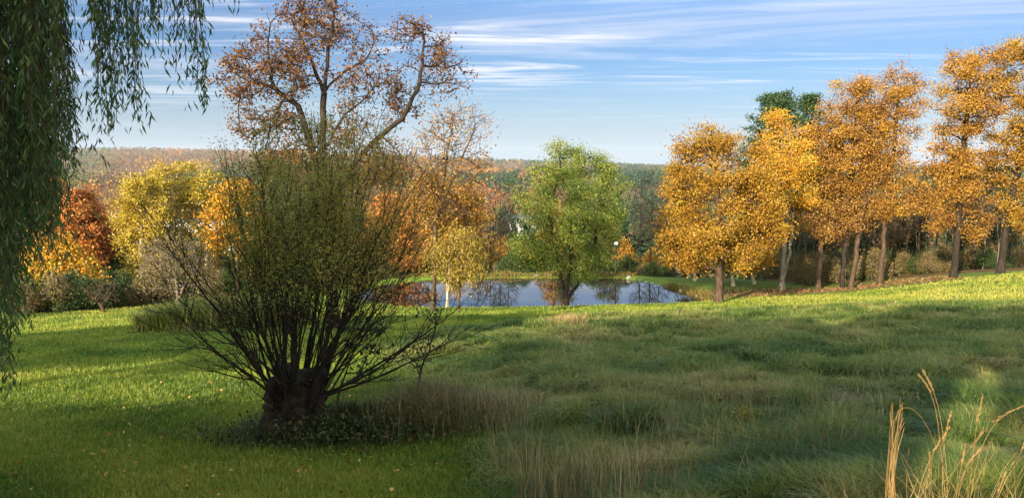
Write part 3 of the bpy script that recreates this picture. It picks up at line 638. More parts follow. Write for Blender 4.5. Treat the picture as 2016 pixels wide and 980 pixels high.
# ------------------------------------------------------------------ big bush with its stump
def curve_pts(p0, dir0, length, n, rng, up=0.15, jit=0.08):
    P = [np.array(p0, float)]; d = unit(np.array(dir0, float))
    for k in range(n):
        P.append(P[-1] + d * length / n); d = unit(d + np.array([0, 0, up]) + rng.normal(0, jit, 3))
    return np.array(P)
def big_bush():
    rng = np.random.default_rng(80); b = at(575, 862, 11.2); b[2] = G(b[0], b[1]); s = 11.2 / F
    root = empty('pollard_shrub', b, 'huge many stemmed shrub fanning out of a thick dark stump', 'shrub')
    # stump: a gnarled flaring base
    n, m = 28, 26; th = np.linspace(0, 2 * np.pi, n, endpoint=False); V = []
    for j in range(m + 1):
        t = j / m; z = -0.15 + 1.15 * t; r0 = 0.50 - 0.14 * smooth(t * 1.6) + 0.03 * t
        rr = r0 + 0.06 * np.sin(th * 5 + 2 * t) + 0.05 * np.sin(th * 9 - 3 * t) + rng.normal(0, 0.018, n) + 0.12 * np.maximum(0, 0.2 - t) * (1 + np.sin(th * 4))
        V.append(np.stack([np.cos(th) * rr + 0.10 * t, np.sin(th) * rr, np.full(n, z) + rng.normal(0, 0.012, n) + (0.1 * np.sin(th * 3 + 1) if j == m else 0)], -1))
    V = np.concatenate(V + [[[0.1, 0, 1.06]]]); i, j = np.meshgrid(np.arange(m), np.arange(n), indexing='ij')
    Q = np.stack([i * n + j, i * n + (j + 1) % n, (i + 1) * n + (j + 1) % n, (i + 1) * n + j], -1).reshape(-1, 4)
    T = np.stack([m * n + np.arange(n), m * n + (np.arange(n) + 1) % n, np.full(n, (m + 1) * n)], -1)
    mesh_np('stump', V, Q, T, mat=M['bark_dark'], parent=root, sm=True)
    allP = []
    for k in range(74):
        # fan: azimuth round the stump, lean from upright to almost flat
        a = rng.uniform(0, 2 * np.pi); lean = rng.random() ** 0.75 * 0.60
        if k < 16: lean = rng.uniform(0.75, 1.25)
        p0 = np.array([0.1 + math.cos(a) * 0.36 * rng.uniform(.3, 1.1), math.sin(a) * 0.36 * rng.uniform(.3, 1.1), rng.uniform(0.25, 0.95)])
        d0 = (math.cos(a) * math.sin(lean) + .16, math.sin(a) * math.sin(lean), math.cos(lean))
        ln = rng.uniform(2.1, 3.75) * (1.08 if lean < 0.45 else 1.0 if lean < 0.8 else 0.84)
        P = curve_pts(p0, d0, ln, 14, rng, 0.03, 0.045); nodes = [P]; pars = [np.r_[-1, np.arange(14)]]; off = 15
        r = np.linspace(1, 0.18, 15) * rng.uniform(0.011, 0.029); rads = [r]
        for q in range(int(rng.integers(6, 12))):
            i = int(rng.integers(4, 14)); dd = unit(P[i] - P[i - 1]) + rng.normal(0, .42, 3) + np.array([0, 0, .05])
            B = curve_pts(P[i], dd, rng.uniform(.5, 1.15), 6, rng, 0.05, 0.1)[1:]; nodes.append(B); pars.append(np.r_[i, off + np.arange(5)]); rads.append(np.linspace(r[i] * .55, .003, 6)); off += 6
            allP.append((B, 1.0))
            for w in range(3):
                i2 = int(rng.integers(1, 5)); B2 = curve_pts(B[i2], unit(B[i2] - B[i2 - 1]) + rng.normal(0, .5, 3), rng.uniform(.25, .6), 4, rng, 0.05, 0.1)[1:]
                nodes.append(B2); pars.append(np.r_[off - 6 + i2 if w == 0 else base + i2, off + np.arange(3)]); base = off - 6 if w == 0 else base; rads.append(np.linspace(.0045, .0025, 4)); off += 4; allP.append((B2, 1.4))
        allP.append((P[7:], .7))
        V, Q = tube_mesh(np.concatenate(nodes), np.concatenate(pars), np.concatenate(rads), 5)
        mesh_np('stem', V, Q, mat=M['bark_dark'], parent=root, sm=True)
    # fine olive leaves, thick in the upper dome and thin low down
    A = np.concatenate([p for p, w in allP]); Wt = np.concatenate([np.full(len(p), w) for p, w in allP])
    hz = A[:, 2]; Wt = Wt * (smooth((hz - 1.95) / 1.3) + 0.012) * (smooth((A[:, 0] + 1.25) / .7) + 0.03) * (1.1 - .8 * smooth((A[:, 0] - 1.5) / .6)); Wt /= Wt.sum()
    nl = 64000; k = rng.choice(len(A), nl, p=Wt); P = A[k] + rng.normal(0, .085, (nl, 3))
    V, Q = leaf_quads(P, rng.uniform(.024, .05, nl), rng, 0.36, droop=0.1)
    r = np.clip(rng.normal(.42, .2, nl) + 0.22 * (hash2(np.floor(k / 6.0), k * 0 + 1.0, 3) - .5) + 0.42 * smooth((P[:, 0] - .4) / 1.6) + 0.1 * smooth((P[:, 2] - 2.8) / 1.2), 0, 1)
    mesh_np('foliage', V, Q, r=r, mat=M['bushleaf'], parent=root)
    return b
BB = big_bush()

# ------------------------------------------------------------------ weeping willow over the left of the view
def willow():
    rng = np.random.default_rng(90); bx, by = -8.2, 4.2; b = np.array([bx, by, G(bx, by)])
    root = empty('weeping_willow', b, 'weeping willow trailing long green fronds over the view', 'tree')
    st = []     # fronds: top point, bottom height
    def fr(px0, px1, n, y0, y1, d0, d1, r0=0.55):
        for k in range(int(n * (1.25 if px1 < 140 else .6))):
            px = rng.uniform(px0, px1); d = rng.uniform(d0, d1); bot = at(px, rng.uniform(y0, y1), d); st.append((bot[0], bot[1], rng.uniform(2.0, 3.2), bot[2], 1))
    fr(-40, 40, 60, 380, 640, 5.5, 8); fr(-30, 12, 12, 640, 790, 6, 7.5); fr(30, 100, 50, 330, 520, 5.5, 8); fr(80, 135, 36, 240, 440, 5.5, 8); fr(100, 160, 20, 120, 330, 5.5, 8.5)
    fr(165, 235, 26, 60, 190, 5.5, 8); fr(190, 272, 26, 130, 250, 6, 8); fr(235, 310, 26, -20, 90, 5.5, 8); fr(325, 350, 6, 60, 160, 6, 7); fr(368, 398, 16, 90, 185, 6, 7); fr(300, 420, 20, -30, 50, 6, 8); fr(455, 470, 3, 2, 12, 6.5, 7)
    for k in range(330):      # the rest of the tree, out of the frame to the left
        a = rng.uniform(0, 6.283); q = 4.4 * math.sqrt(rng.random()); x = bx + 0.3 + math.cos(a) * q; y = by - 0.3 + math.sin(a) * q
        if y > 0.5 and x / y > -0.72: continue
        if x > -3.4: continue
        top = 2.8 + 1.2 * math.sqrt(max(0, 1 - (q / 5.6) ** 2)) + rng.normal(0, .3); st.append((x, y, top, max(G(x, y) + 0.5, top - rng.uniform(2.5, 5.5)), 0))
    tops = np.array([(x - bx, y - by, t - b[2]) for x, y, t, bo, f in st])
    nodes, par, nb = colonize(tops, [[(0, 0, -.3), (.1, 0, 1.6), (.3, .1, 3.2), (.5, .2, 4.4)]], 0.4, 0.3, rng, trop=(0, 0, .1), jit=.15, iters=60)
    cnt, tip = tips_count(par); rad = np.maximum(.012, .42 * (cnt / cnt[0]) ** .5)
    V, Q = tube_mesh(nodes, par, rad, 7); mesh_np('trunk', V, Q, mat=M['bark'], parent=root, sm=True)
    LP, LD, LS = [], [], []; SN, SP, off = [], [], 0
    for x, y, t, bo, f in st:
        n = max(4, int((t - bo) / .13)); p = np.array([x - bx, y - by, 0.]); dr = rng.normal(0, .035, 2)
        z = np.linspace(t - b[2], bo - b[2], n); P = np.stack([p[0] + dr[0] * np.linspace(1, 0, n) * n * .1 + np.cumsum(rng.normal(0, .012, n)), p[1] + dr[1] * np.linspace(1, 0, n) * n * .1 + np.cumsum(rng.normal(0, .012, n)), z], -1)
        SN.append(P); SP.append(np.r_[-1, off + np.arange(n - 1)]); off += n
        # short side shoots carry most leaves
        per = 4 if f else 4; ii = np.repeat(np.arange(n), per); q = P[ii] + rng.normal(0, .035, (len(ii), 3)) + np.array([0, 0, -1]) * rng.uniform(0, .13, (len(ii), 1))
        if f:
            ns = max(1, n // 5); sh = rng.integers(0, n, ns)
            for s_ in sh:
                l = rng.uniform(.15, .45); d = np.array([rng.normal(0, .35), rng.normal(0, .35), -1]); tt = rng.uniform(0, 1, (8, 1)); q = np.concatenate([q, P[s_] + d * l * tt])
        a = rng.uniform(0, 6.283, len(q)); LP.append(q); LD.append(np.stack([np.cos(a) * .55, np.sin(a) * .55, np.full(len(q), -1.0)], -1)); LS.append(rng.uniform(.06, .11, len(q)) * (1 if f else 1.6))
    P = np.concatenate(SN); V, Q = tube_mesh(P, np.concatenate(SP), np.full(len(P), .0035), 4); mesh_np('fronds', V, Q, mat=M['bark'], parent=root, sm=True)
    P = np.concatenate(LP); V, Q = leaf_quads(P, np.concatenate(LS), rng, .17, dirs=np.concatenate(LD) + rng.normal(0, .12, (len(P), 3)))
    mesh_np('foliage', V, Q, r=np.clip(rng.normal(.45, .22, len(P)), 0, 1), mat=M['willow'], parent=root)
willow()

# unseen trees and hedge added behind the viewer, shaped to cast the shade ahead
def caster_tree(x, y, w, bot, top, label, seed, leaves=15000, ls=.52):
    rng = np.random.default_rng(seed); g = G(x, y); b = np.array([x, y, g]); root = empty('caster_tree', b, label, 'tree', 'unseen trees added to cast shade')
    h, lo = top - g, bot - g; mid = (h + lo) / 2; q = (h - lo) / 2
    att = env_points([(0, 0, mid + q * .35, w, w, q * .65), (0, 0, mid - q * .35, w, w, q * .65)], 260, rng); nodes, par, nb = colonize(att, [[(0, 0, -.3), (0, .1, h * .3), (0, 0, h * .85)]], .45, .5, rng)
    cnt, tip = tips_count(par); rad = np.maximum(.02, .22 * (cnt / cnt[0]) ** .45); V, Q = tube_mesh(nodes, par, rad, 7); mesh_np('trunk', V, Q, mat=M['bark'], parent=root, sm=True)
    a = rng.choice(np.where(cnt <= 5)[0], leaves); P = nodes[a] + rng.normal(0, .35, (leaves, 3)); V, Q = leaf_quads(P, ls * rng.uniform(.7, 1.3, leaves), rng, .75)
    mesh_np('crown', V, Q, r=rng.random(leaves), mat=M['goldgreen'], parent=root)
def back_casters():
    lab = 'unseen leafy tree added behind the viewer to shade the grass'; k = 0
    for x, y, w, bot, top in [(-16.8,-10.5,2.1,-1.5,9.0),(-14.6,-11.5,2.5,-1.5,10.0),(-12.4,-10,2.3,-1.5,9.3),(-10.4,-11,1.7,-1.5,9.9),(-7.4,-10.7,2.9,7.2,11.0),(-3.2,-10.2,1.9,-1.5,10.2),(-0.6,-11,2.6,-1.5,11.0),(2.4,-10.5,2.6,-1.5,10.6),(5.5,-11,2.6,-1.5,10.9),
                              (-30,-14,2.7,9.2,12.8),(-34.5,-14.5,2.8,9.3,13.1),(-39,-14,2.8,9.2,12.8),(-43.5,-15,2.8,9.3,13.1)]:
        caster_tree(x, y, w, bot, top, lab, 200 + k); k += 1
    rng = np.random.default_rng(230); x0, x1 = -29, -11.5; n = 38000; X = rng.uniform(x0, x1, n); Y = -4 + rng.normal(0, .35, n); g = ground(X, Y)  # unseen hedge, added to set the shade edge on the near lawn
    Z = g - .1 + (2.75 - g) * rng.random(n) ** .8; V, Q = leaf_quads(np.stack([X, Y, Z], -1), rng.uniform(.15, .3, n), rng, .7); b = np.array([-20, -4, G(-20, -4)])
    root = empty('hedge', b, 'unseen long hedge added behind the viewer to shade the lawn', 'hedge'); mesh_np('foliage', V - b, Q, r=rng.random(n), mat=M['olive'], parent=root)
    V, Q = [], []
    for k, x in enumerate(np.arange(x0 + .5, x1, 1.2)):
        gz = G(x, -4); a, q = tube_mesh(np.array([(x, -4, gz - .2), (x + .1, -4, gz + .8), (x, -4, gz + 3.2)]), np.array([-1, 0, 1]), np.array([.06, .05, .03]), 6); Q.append(q + sum(len(t) for t in V)); V.append(a - b)
    mesh_np('stems', np.concatenate(V), np.concatenate(Q), mat=M['bark'], parent=root)
back_casters()

# ------------------------------------------------------------------ grass
def blades(name, X, Y, h, w, lean, r, mat, rng, label, bend=1.0, zoff=-0.02, parent=None):
    n = len(X); Z = ground(X, Y) + zoff; P = np.stack([X, Y, Z], -1); a = rng.uniform(0, 6.283, n); f = rng.uniform(0, 6.283, n)
    side = np.stack([np.cos(f), np.sin(f), 0 * f], -1); ld = np.stack([np.cos(a), np.sin(a), 0 * a], -1)
    lean = np.broadcast_to(lean, (n,)); m = P + ld * (h * lean * .3)[:, None]; m[:, 2] += h * .6; tip = P + ld * (h * lean)[:, None]; tip[:, 2] += h * np.clip(1 - .35 * lean * bend, .25, 1)
    w = np.broadcast_to(w, (n,))[:, None] * .5
    V = np.stack([P - side * w, P + side * w, m + side * w * .75, m - side * w * .75, tip], 1).reshape(-1, 3); o = np.arange(n) * 5
    Q = np.stack([o, o + 1, o + 2, o + 3], -1); T = np.stack([o + 3, o + 2, o + 4], -1)
    ob = mesh_np(name, V, Q, T, r=np.concatenate([r, r]), mat=mat); tag(ob, label, 'grass', kind='stuff'); return ob
def scatter(n, d0, d1, az0, az1, rng, pw=1.0):
    d = d0 * (d1 / d0) ** (rng.random(n) ** pw); az = rng.uniform(az0, az1, n); return az * d, d
def grass():
    rng = np.random.default_rng(100)
    # long meadow grass
    X, Y = scatter(620000, 5.5, 47, -.32, .74, rng); mk = meadow_mask(X, Y); k = rng.random(len(X)) < mk; X, Y = X[k], Y[k]; d = np.hypot(X, Y)
    cl = fbm(X * .55, Y * .55, 60, 4); cl2 = fbm(X * 2.2, Y * 2.2, 61, 3)
    dry = smooth((11.5 - Y - .12 * X) / 4.5) * .7 + .12                         # more dead stems low on the near bank
    r = np.clip(.34 + (cl - .5) * 1.8 * (.5 + dry) + (cl2 - .5) * .5 + rng.normal(0, .14, len(X)) + .15 * (dry - .3), 0, 1)
    tus = smooth((fbm(X * 1.1, Y * 1.1, 68, 3) - .38) / .3); h = (.10 + .40 * tus * rng.uniform(.4, 1.2, len(X)) + .12 * cl2) * np.interp(d, [6, 20, 45], [.95, .9, .8])
    ed = smooth(.15 - poly_sd(X, Y, MEADOW) / 3.2); h = h * (.3 + .7 * ed)
    blades('meadow_grass', X, Y, h, .008 + .0006 * d, rng.uniform(.15, 1.4, len(X)), r, M['meadow'], rng, 'long tangled grass of the unmown meadow')
    # mown lawn
    X, Y = scatter(480000, 6.5, 50, -.74, .75, rng); mk = meadow_mask(X, Y); k = (rng.random(len(X)) > mk * 1.1) & (poly_sd(X, Y, POND) > .5); X, Y = X[k], Y[k]; d = np.hypot(X, Y)
    cl = fbm(X * .5, Y * .5, 63, 4); r = np.clip(.4 + (cl - .5) * 1.5 + rng.normal(0, .14, len(X)) + .4 * smooth((X - 6) / 12) * smooth((Y - 35) / 5), 0, 1)
    blades('lawn_grass', X, Y, rng.uniform(.04, .12, len(X)) * np.interp(d, [6, 20, 50], [1, 1.2, 1.5]), .006 + .0008 * d, rng.uniform(.1, .65, len(X)), r, M['lawn'], rng, 'short mown grass of the lawn')
    # standing dead stems among the meadow
    X, Y = scatter(6500, 6.2, 14, -.14, .5, rng); cl = fbm(X * 1.1, Y * 1.1, 66, 3); k = (cl + rng.normal(0, .05, len(X)) > .5 + .5 * np.maximum(0, X / Y - .33) + .5 * np.maximum(0, .06 - X / Y)) & (meadow_mask(X, Y) > .5); X, Y = X[k], Y[k]
    blades('dead_stems', X, Y, rng.uniform(.3, .85, len(X)), .0085, rng.uniform(.05, .45, len(X)), rng.random(len(X)), M['straw_grey'], rng, 'pale dead stems standing in the near meadow', .6)
    p = hit(1640, 795); n = 1800; X = p[0] + rng.normal(0, .55, n); Y = p[1] + rng.normal(0, .45, n)
    blades('flattened_straw', X, Y, rng.uniform(.14, .26, n), .012, rng.uniform(1.5, 3.0, n), rng.random(n), M['straw_grey'], rng, 'patch of flattened grey straw in the meadow', .8, zoff=.1)
    # fallen leaves
    X, Y = scatter(900, 7, 30, -.7, .1, rng); k = (rng.random(len(X)) < .35 + .9 * (np.hypot(X - BB[0], Y - BB[1]) < 3)) & (meadow_mask(X, Y) < .5); X, Y = X[k], Y[k]
    P = np.stack([X, Y, ground(X, Y) + .05], -1); V, Q = leaf_quads(P, rng.uniform(.035, .075, len(X)), rng, .8, dirs=np.c_[rng.normal(0, 1, (len(X), 2)), np.full(len(X), .15)])
    tag(mesh_np('fallen_leaves', V, Q, r=rng.random(len(X)), mat=M['fallen']), 'scattered fallen leaves on the lawn', 'leaves', kind='stuff')
    # leaf litter under the orange row
    n = 3200; X = rng.uniform(14, 30, n); t = rng.normal(0, 1.2, n); Y = np.interp(X, [14, 20, 26, 32, 40], [51.5, 54, 53.5, 51.5, 50]) + t; P = np.stack([X, Y, ground(X, Y) + .03], -1)
    V, Q = leaf_quads(P, rng.uniform(.1, .2, n), rng, .8, dirs=np.c_[rng.normal(0, 1, (n, 2)), np.full(n, .1)]); tag(mesh_np('leaf_litter', V, Q, r=rng.random(n), mat=M['litter']), 'orange leaf litter beneath the row of autumn trees', 'leaves', kind='stuff')
grass()

# ------------------------------------------------------------------ tall weeds round the stump
def weeds():
    rng = np.random.default_rng(110)
    n = 9000; a = rng.uniform(0, 6.283, n); q = np.abs(rng.normal(0, .55, n)); X = BB[0] + .75 + np.cos(a) * q * 2.0; Y = BB[1] + .1 + np.sin(a) * q * .95
    h = rng.uniform(.12, .6, n) * np.clip(1.25 - .6 * q, .25, 2); blades('weeds', X, Y, h, .014, rng.uniform(.2, 1.2, n), rng.random(n), M['weeds'], rng, 'dark weeds crowding round the foot of the big shrub')
    n = 2600; X = BB[0] + rng.normal(1.95, .42, n); Y = BB[1] + rng.normal(.25, .35, n)
    o = blades('dry_weeds', X, Y, rng.uniform(.35, .95, n), .009, rng.uniform(.05, .7, n), rng.random(n) * .7, M['straw_grey'], rng, 'thicket of dry brown stalks right of the big stump', .6)
    n = 1500; X = BB[0] + rng.normal(3.0, .4, n); Y = BB[1] + rng.normal(1.4, .5, n)
    blades('pale_weeds', X, Y, rng.uniform(.25, .6, n), .009, rng.uniform(.2, .9, n), .3 + rng.random(n) * .7, M['straw_grey'], rng, 'pale dry grass clump behind the brown stalks', .8)
    # sunlit straw tuft on the crest
    p = hit(1115, 642); n = 700; X = p[0] + rng.normal(0, .4, n); Y = p[1] + rng.normal(0, .7, n)
    blades('straw_tuft', X, Y, rng.uniform(.25, .6, n), .02, rng.uniform(.1, .8, n), rng.random(n), M['straw'], rng, 'straw coloured tuft on the sunny crest of the meadow', .7)
    # leafy low weeds
    n = 7000; X = BB[0] + rng.normal(.95, .75, n); Y = BB[1] - .1 + rng.normal(0, .4, n); P = np.stack([X, Y, ground(X, Y) + np.abs(rng.normal(.12, .16, n))], -1)
    V, Q = leaf_quads(P, rng.uniform(.03, .08, n), rng, .6); tag(mesh_np('undergrowth', V, Q, r=rng.random(n), mat=M['weeds']), 'low leafy undergrowth beneath the big shrub', 'undergrowth', kind='stuff')
weeds()
def sapling():
    grow_tree('bare_sapling', (812, 760, 14), [(850,600,38,70),(815,650,40,50),(870,640,25,50)], [[(810,765),(825,710),(850,640),(872,570)]], 'leaning bare sapling right of the big shrub', 'sapling', M['bark_dark'], M['weeds'], 0.023, 110, 160, .07, .08, seed=120, twigs=1.2, twig_len=.25, rmin=.005, step=.18, kill=.2)
    grow_tree('bare_sapling', (655, 800, 12.3), [(700,690,40,60),(730,640,40,50)], [[(660,805),(668,740),(690,680)]], 'dark vine stem with curled leaves between stump and leaning sapling', 'sapling', M['bark_dark'], M['weeds'], 0.017, 70, 190, .085, .1, seed=121, twigs=.8, twig_len=.2, rmin=.005, step=.16, kill=.2)
sapling()

# reed bed on the lawn
def reed_bed():
    rng = np.random.default_rng(130); n = 9000; c = hit(385, 650); t = rng.uniform(-1, 1, n); X = c[0] + 1.0 + t * 3.1; Y = c[1] + .6 + rng.normal(0, .55, n) * (1.1 - .5 * np.abs(t)) + t * .6
    o = blades('daylily_bed', X, Y, rng.uniform(.7, 1.7, n) * (1.1 - .45 * t * t), .035, rng.uniform(.3, 1.1, n), np.clip(rng.normal(.5, .25, n), 0, 1), M['reed'], rng, 'low bed of arching olive green leaves on the lawn')
    del o['kind']; o['kind'] = 'thing'; o['category'] = 'flower bed'
    grow_tree('orange_shrub', (452, 612, 40), [(450,590,18,18)], [[(452,615),(451,598)]], 'small rusty shrub behind the bed of arching leaves', 'shrub', M['bark'], M['rust'], 0.033, 90, 1800, .1, .14, seed=131, step=.15, kill=.2, shift=.2)
reed_bed()

# ------------------------------------------------------------------ golden grass in the near right corner
def tall_grass():
    rng = np.random.default_rng(140)
    def stalk(root, pts, r=.0013, head=.10):
        P = resample(np.array(pts), .03); n = len(P)
        # round the polyline into a smooth arc
        for q in range(10): P[1:-1] = .25 * P[:-2] + .5 * P[1:-1] + .25 * P[2:]
        V, Q = tube_mesh(P, np.r_[-1, np.arange(n - 1)], np.linspace(r, r * .45, n), 5); o = mesh_np('stalk', V, Q, r=np.full(len(Q), rng.uniform(.4, 1)), mat=M['straw_gold'], parent=root, sm=True)
        if head:
            k = max(3, int(head * 1.8 / .03)); S0 = P[-k:]; m = 90; t = rng.integers(0, k, m); q = S0[t] + (S0[-1] - S0[-2]) * rng.uniform(-1, 0, (m, 1)) + rng.normal(0, .0013, (m, 3)); ax = unit(S0[-1] - S0[0])
            V, Q = leaf_quads(q, rng.uniform(.008, .015, m), rng, .16, dirs=ax + rng.normal(0, .10, (m, 3))); mesh_np('seed_head', V, Q, r=rng.uniform(.3, .9, m), mat=M['straw_gold'], parent=o)
    def clump(base_px, d, label, specs):
        b = at(base_px, 1000, d); b[2] = G(b[0], b[1]); root = empty('tall_grass', b, label, 'grass clump', 'golden grass in the near corner')
        for pts, head in specs:
            P = [np.array([rng.normal(0, .05), rng.normal(0, .05), -.02])]
            for (px, py, dd) in pts: P.append(at(px, py, d + dd) - b)
            stalk(root, P, head=head)
        return root
    clump(1755, 2.7, 'tight upright bundle of golden grass stems', [([(1752 + rng.uniform(-14, 14), 980, 0), (1756 + rng.uniform(-8, 14), 880, 0), (1765 + rng.uniform(-14, 16), 790 + rng.uniform(-8, 60), rng.uniform(-.1, .1))], 0) for k in range(16)]
          + [([(1745, 985, 0), (1752, 860, 0), (1768, 785, 0), (1800, 790, 0), (1835, 850, 0), (1870, 960, 0)], 0)])
    sp = [([(1862,985,0),(1852,880,0),(1842,790,0),(1828,745,0),(1810,738,0)], .06), ([(1868,985,0),(1862,900,0),(1850,800,0),(1830,740,0),(1818,730,0)], .05),
          ([(1855,985,0),(1856,860,0),(1868,820,0),(1872,812,0)], .04), ([(1905,985,0),(1918,880,0),(1925,800,0),(1935,780,0)], .05), ([(1910,985,0),(1925,890,0),(1960,820,0),(2000,796,0),(2022,797,0)], .09),
          ([(1800,985,0),(1820,920,0),(1850,860,0),(1868,842,0)], .04), ([(1875,985,0),(1895,930,0),(1915,885,0),(1930,883,0)], .05), ([(1880,985,0),(1890,920,0),(1905,882,0),(1900,876,0)], .04)]
    for k in range(26):
        x0 = rng.uniform(1780, 1990); ln = rng.uniform(30, 150); sx = rng.uniform(-.1, .8) * ln
        sp.append(([(x0, 990, rng.uniform(-.2, .2)), (x0 + sx * .4, 990 - ln * .55, rng.uniform(-.2, .2)), (x0 + sx, 990 - ln, rng.uniform(-.2, .2))], .05 if rng.random() < .5 else 0))
    clump(1880, 2.6, 'arching golden grass stems with drooping seed heads', sp)
    n = 900; X = rng.uniform(1.45, 2.3, n); Y = rng.uniform(2.4, 3.2, n)
    blades('dry_grass', X, Y, rng.uniform(.4, .95, n), .006, rng.uniform(.2, .8, n), rng.random(n), M['straw_gold'], rng, 'dry straw massed at the foot of the golden stems', .6)
tall_grass()
def goldenrod():
    rng = np.random.default_rng(150); p = hit(1470, 870); b = np.array([p[0], p[1], G(*p)]); root = empty('goldenrod', b, 'small yellowing weed among pale dead stems', 'weed')
    P = np.array([(0, 0, -.02), (0, .01, .2), (.01, 0, .4)]); V, Q = tube_mesh(P, np.array([-1, 0, 1]), np.array([.006, .005, .003]), 5); mesh_np('stem', V, Q, mat=M['bark'], parent=root)
    q = np.c_[rng.normal(0, .1, 700), rng.normal(0, .1, 700), rng.uniform(.08, .45, 700)]; V, Q = leaf_quads(q, rng.uniform(.03, .06, 700), rng, .4); mesh_np('foliage', V, Q, r=rng.random(700), mat=M['yellowgreen'], parent=root)
goldenrod()

# ------------------------------------------------------------------ lamp post, stones, houses, power line, road
def lathe(prof, n=14):
    th = np.arange(n) * 2 * np.pi / n; V = np.concatenate([np.stack([np.cos(th) * r, np.sin(th) * r, np.full(n, z)], -1) for r, z in prof]); m = len(prof)
    i, j = np.meshgrid(np.arange(m - 1), np.arange(n), indexing='ij'); return V, np.stack([i * n + j, i * n + (j + 1) % n, (i + 1) * n + (j + 1) % n, (i + 1) * n + j], -1).reshape(-1, 4)
def lamp():
    p = at(1212, 541, 62.5); z = G(p[0], p[1]); top = at(1212, 476, 62.5)[2] - z; root = empty('lamp_post', (p[0], p[1], z), 'lamp post with white globe on the far bank of the pond', 'lamp post')
    V, Q = lathe([(.13, -.1), (.13, .2), (.075, .3), (.065, top - .42), (.09, top - .36), (.09, top - .28), (.001, top - .28)]); mesh_np('post', V, Q, mat=M['iron'], parent=root, sm=False)
    a = np.linspace(-1.45, 1.57, 12); V, Q = lathe([(.17 * math.cos(t) + .001, top - .13 + .17 * math.sin(t)) for t in a]); mesh_np('globe', V, Q, mat=M['globe'], parent=root, sm=True)
    V, Q = lathe([(.1, top + .02), (.05, top + .07), (.001, top + .09)]); mesh_np('cap', V, Q, mat=M['iron'], parent=root)
lamp()
def stone(px, py, d, r, label, seed, grp='stones along the pond shore'):
    import bmesh
    rng = np.random.default_rng(seed); bm = bmesh.new(); bmesh.ops.create_icosphere(bm, subdivisions=2, radius=1)
    sx, sy, sz = r * rng.uniform(.8, 1.3), r * rng.uniform(.7, 1.1), r * rng.uniform(.45, .75)
    for v in bm.verts:
        k = 1 + .22 * math.sin(v.co.x * 3 + seed) * math.cos(v.co.y * 4 - seed) + rng.normal(0, .05); v.co = Vector((v.co.x * sx * k, v.co.y * sy * k, v.co.z * sz * k))
    me = bpy.data.meshes.new('shore_stone'); bm.to_mesh(me); bm.free(); me.materials.append(M['stone']); o = bpy.data.objects.new('shore_stone', me); C.objects.link(o)
    x = (px - 1008) / F * d; o.location = (x, d, max(G(x, d), WATER) + sz * .3); tag(o, label, 'stone', grp)
stone(1056, 546, 61.6, 0.20, 'pale stone at the far shoreline left of the pond tree', 1); stone(1084, 545, 61.7, 0.17, 'smaller pale stone right beside the far shoreline pair', 2)
stone(1240, 552, 60.6, 0.22, 'pale boulder where the far shore meets the right bank', 3); stone(845, 540, 62.6, 0.27, 'white stone on the far bank seen right of the big bush', 4)
for k in range(11):
    t = k / 10; x = 9.6 + 3.6 * t; d = 60 - 8.2 * t ** 1.3; stone(1008 + x / d * F, 0, d, RNG.uniform(.06, .16), 'small stone in the line edging the right shore', 10 + k)
def shore_weeds():
    rng = np.random.default_rng(160); n = 2600; t = rng.random(n); X = 11.4 + 2.2 * t + rng.normal(0, .3, n); Y = 56.5 - 5.8 * t + rng.normal(0, .4, n)
    blades('shore_weeds', X, Y, rng.uniform(.2, .6, n), .05, rng.uniform(.2, .9, n), rng.random(n), M['brush'], rng, 'brown weeds at the right tip of the pond')
    n = 3500; X = rng.uniform(-9, 10, n); Y = 61.6 + rng.normal(0, .4, n)
    blades('bank_weeds', X, Y, rng.uniform(.1, .5, n) * (fbm(X, X * 0, 4) * 1.6), .05, rng.uniform(.2, .9, n), rng.random(n), M['brush'], rng, 'ragged weeds along the far waterline')
shore_weeds()
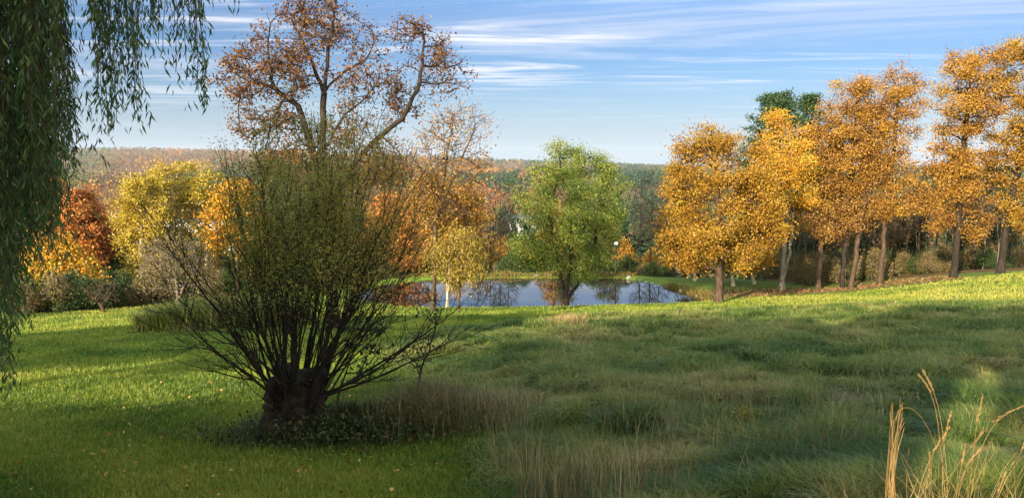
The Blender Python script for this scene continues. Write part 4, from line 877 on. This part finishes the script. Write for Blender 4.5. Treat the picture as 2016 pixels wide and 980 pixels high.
def house(px, py_top, d, w, hw, hr, dp, rz, label, wallm, roofm, seed):
    x = (px - 1008) / F * d; zt = at(px, py_top, d)[2]; z0 = zt - hr - hw; root = empty('house', (x, d, z0), label, 'house'); root.rotation_euler = (0, 0, rz); g = G(x, d)
    def box(a, b): (x0, y0, z0_), (x1, y1, z1) = a, b; V = np.array([(x0,y0,z0_),(x1,y0,z0_),(x1,y1,z0_),(x0,y1,z0_),(x0,y0,z1),(x1,y0,z1),(x1,y1,z1),(x0,y1,z1)], float); return V, np.array([(0,3,2,1),(4,5,6,7),(0,1,5,4),(1,2,6,5),(2,3,7,6),(3,0,4,7)])
    lo = min(-.3, g - z0 - .5); V, Q = box((-w/2, -dp/2, lo), (w/2, dp/2, hw)); gab = np.array([(-w/2,-dp/2,hw),(-w/2,dp/2,hw),(-w/2,0,hw+hr-.1),(w/2,-dp/2,hw),(w/2,dp/2,hw),(w/2,0,hw+hr-.1)])
    mesh_np('wall', np.r_[V, gab], Q, np.array([(8,10,9),(11,12,13)]), mat=wallm, parent=root)
    e = .5; V = []; Q = []
    for sgn in (-1, 1):
        o = len(V); dn = hw - e * hr / (dp / 2); V += [(-w/2-e, sgn*(dp/2+e), dn),(w/2+e, sgn*(dp/2+e), dn),(w/2+e, 0, hw+hr),(-w/2-e, 0, hw+hr)]; V += [(a, b, c + .18) for a, b, c in V[o:o+4]]
        Q += [(o,o+1,o+2,o+3),(o+4,o+7,o+6,o+5),(o,o+4,o+5,o+1),(o+1,o+5,o+6,o+2),(o+3,o+2,o+6,o+7),(o,o+3,o+7,o+4)]
    rf = mesh_np('roof', np.array(V), np.array(Q), mat=roofm, parent=root); V, Q = box((w*.2, -.4, hw + hr * .5), (w*.2+.8, .4, hw + hr + .9)); mesh_np('chimney', V, Q, mat=M['bark_red'], parent=rf)
    nwin = int(w / 3)
    for k in range(nwin):
        cx = -w/2 + (k + .5) * w / nwin
        for zz in ([1.0] if hw < 4 else [1.0, 3.8]):
            V, Q = box((cx - .6, -dp/2 - .08, zz), (cx + .6, -dp/2 - .02, zz + 1.4)); wn_ = mesh_np('window', V, Q, mat=M['white'], parent=root); V, Q = box((cx - .5, -dp/2 - .1, zz + .1), (cx + .5, -dp/2 - .085, zz + 1.3)); mesh_np('pane', V, Q, mat=M['glass'], parent=wn_)
house(405, 432, 125, 12, 3.2, 1.6, 8, .25, 'white house glimpsed between the yellow poplars', M['white'], M['white'], 1)
house(1050, 424, 170, 12, 5.4, 3.2, 9, -.3, 'grey roofed house glimpsed through the left of the green pond tree', M['cream'], M['roof_grey'], 2)
house(942, 445, 150, 11, 3.4, 2.2, 8, .1, 'pale low house beyond the bare trees left of the pond tree', M['cream'], M['roof_grey'], 3)
def power_line():
    a = at(180, 338, 520); b = at(520, 356, 520); root = empty('power_line', (a[0], a[1], G(a[0], a[1])), 'power line crossing the valley above the yellow poplars', 'power line'); o0 = np.array([a[0], a[1], G(a[0], a[1])])
    for k in range(3):
        t = np.linspace(0, 1, 30)[:, None]; P = a + (b - a) * t - o0; P[:, 2] += -4 * 3 * (t * (1 - t))[:, 0] + k * 2.2; P[:, 1] += k * 3; V, Q = tube_mesh(P, np.r_[-1, np.arange(29)], np.full(30, .10), 4); mesh_np('cable', V, Q, mat=M['wire'], parent=root)
    for p in (a, b):
        g = G(p[0], p[1]); V, Q = lathe([(.3, g - 1), (.22, p[2] + 6)], 8); V = V + np.array([p[0], p[1], 0]) - o0; mesh_np('pole', V, Q, mat=M['bark_grey'], parent=root)
power_line()

# ------------------------------------------------------------------ air
def haze():
    x0, x1, y0, y1, z0, z1 = -8200, 8200, -120, 9450, -150, 190
    V = np.array([(x0,y0,z0),(x1,y0,z0),(x1,y1,z0),(x0,y1,z0),(x0,y0,z1),(x1,y0,z1),(x1,y1,z1),(x0,y1,z1)], float)
    o = mesh_np('haze', V, np.array([(0,3,2,1),(4,5,6,7),(0,1,5,4),(1,2,6,5),(2,3,7,6),(3,0,4,7)]))
    m, t, out = mat_new('haze_air'); pv = t.nodes.new('ShaderNodeVolumePrincipled'); pv.inputs['Color'].default_value = (.80, .86, .95, 1); pv.inputs['Density'].default_value = 2.4e-5; pv.inputs['Anisotropy'].default_value = 0.0
    t.links.new(pv.outputs[0], out.inputs['Volume']); o.data.materials.append(m); tag(o, 'thin blue haze over the valley', 'haze', kind='stuff')
haze()
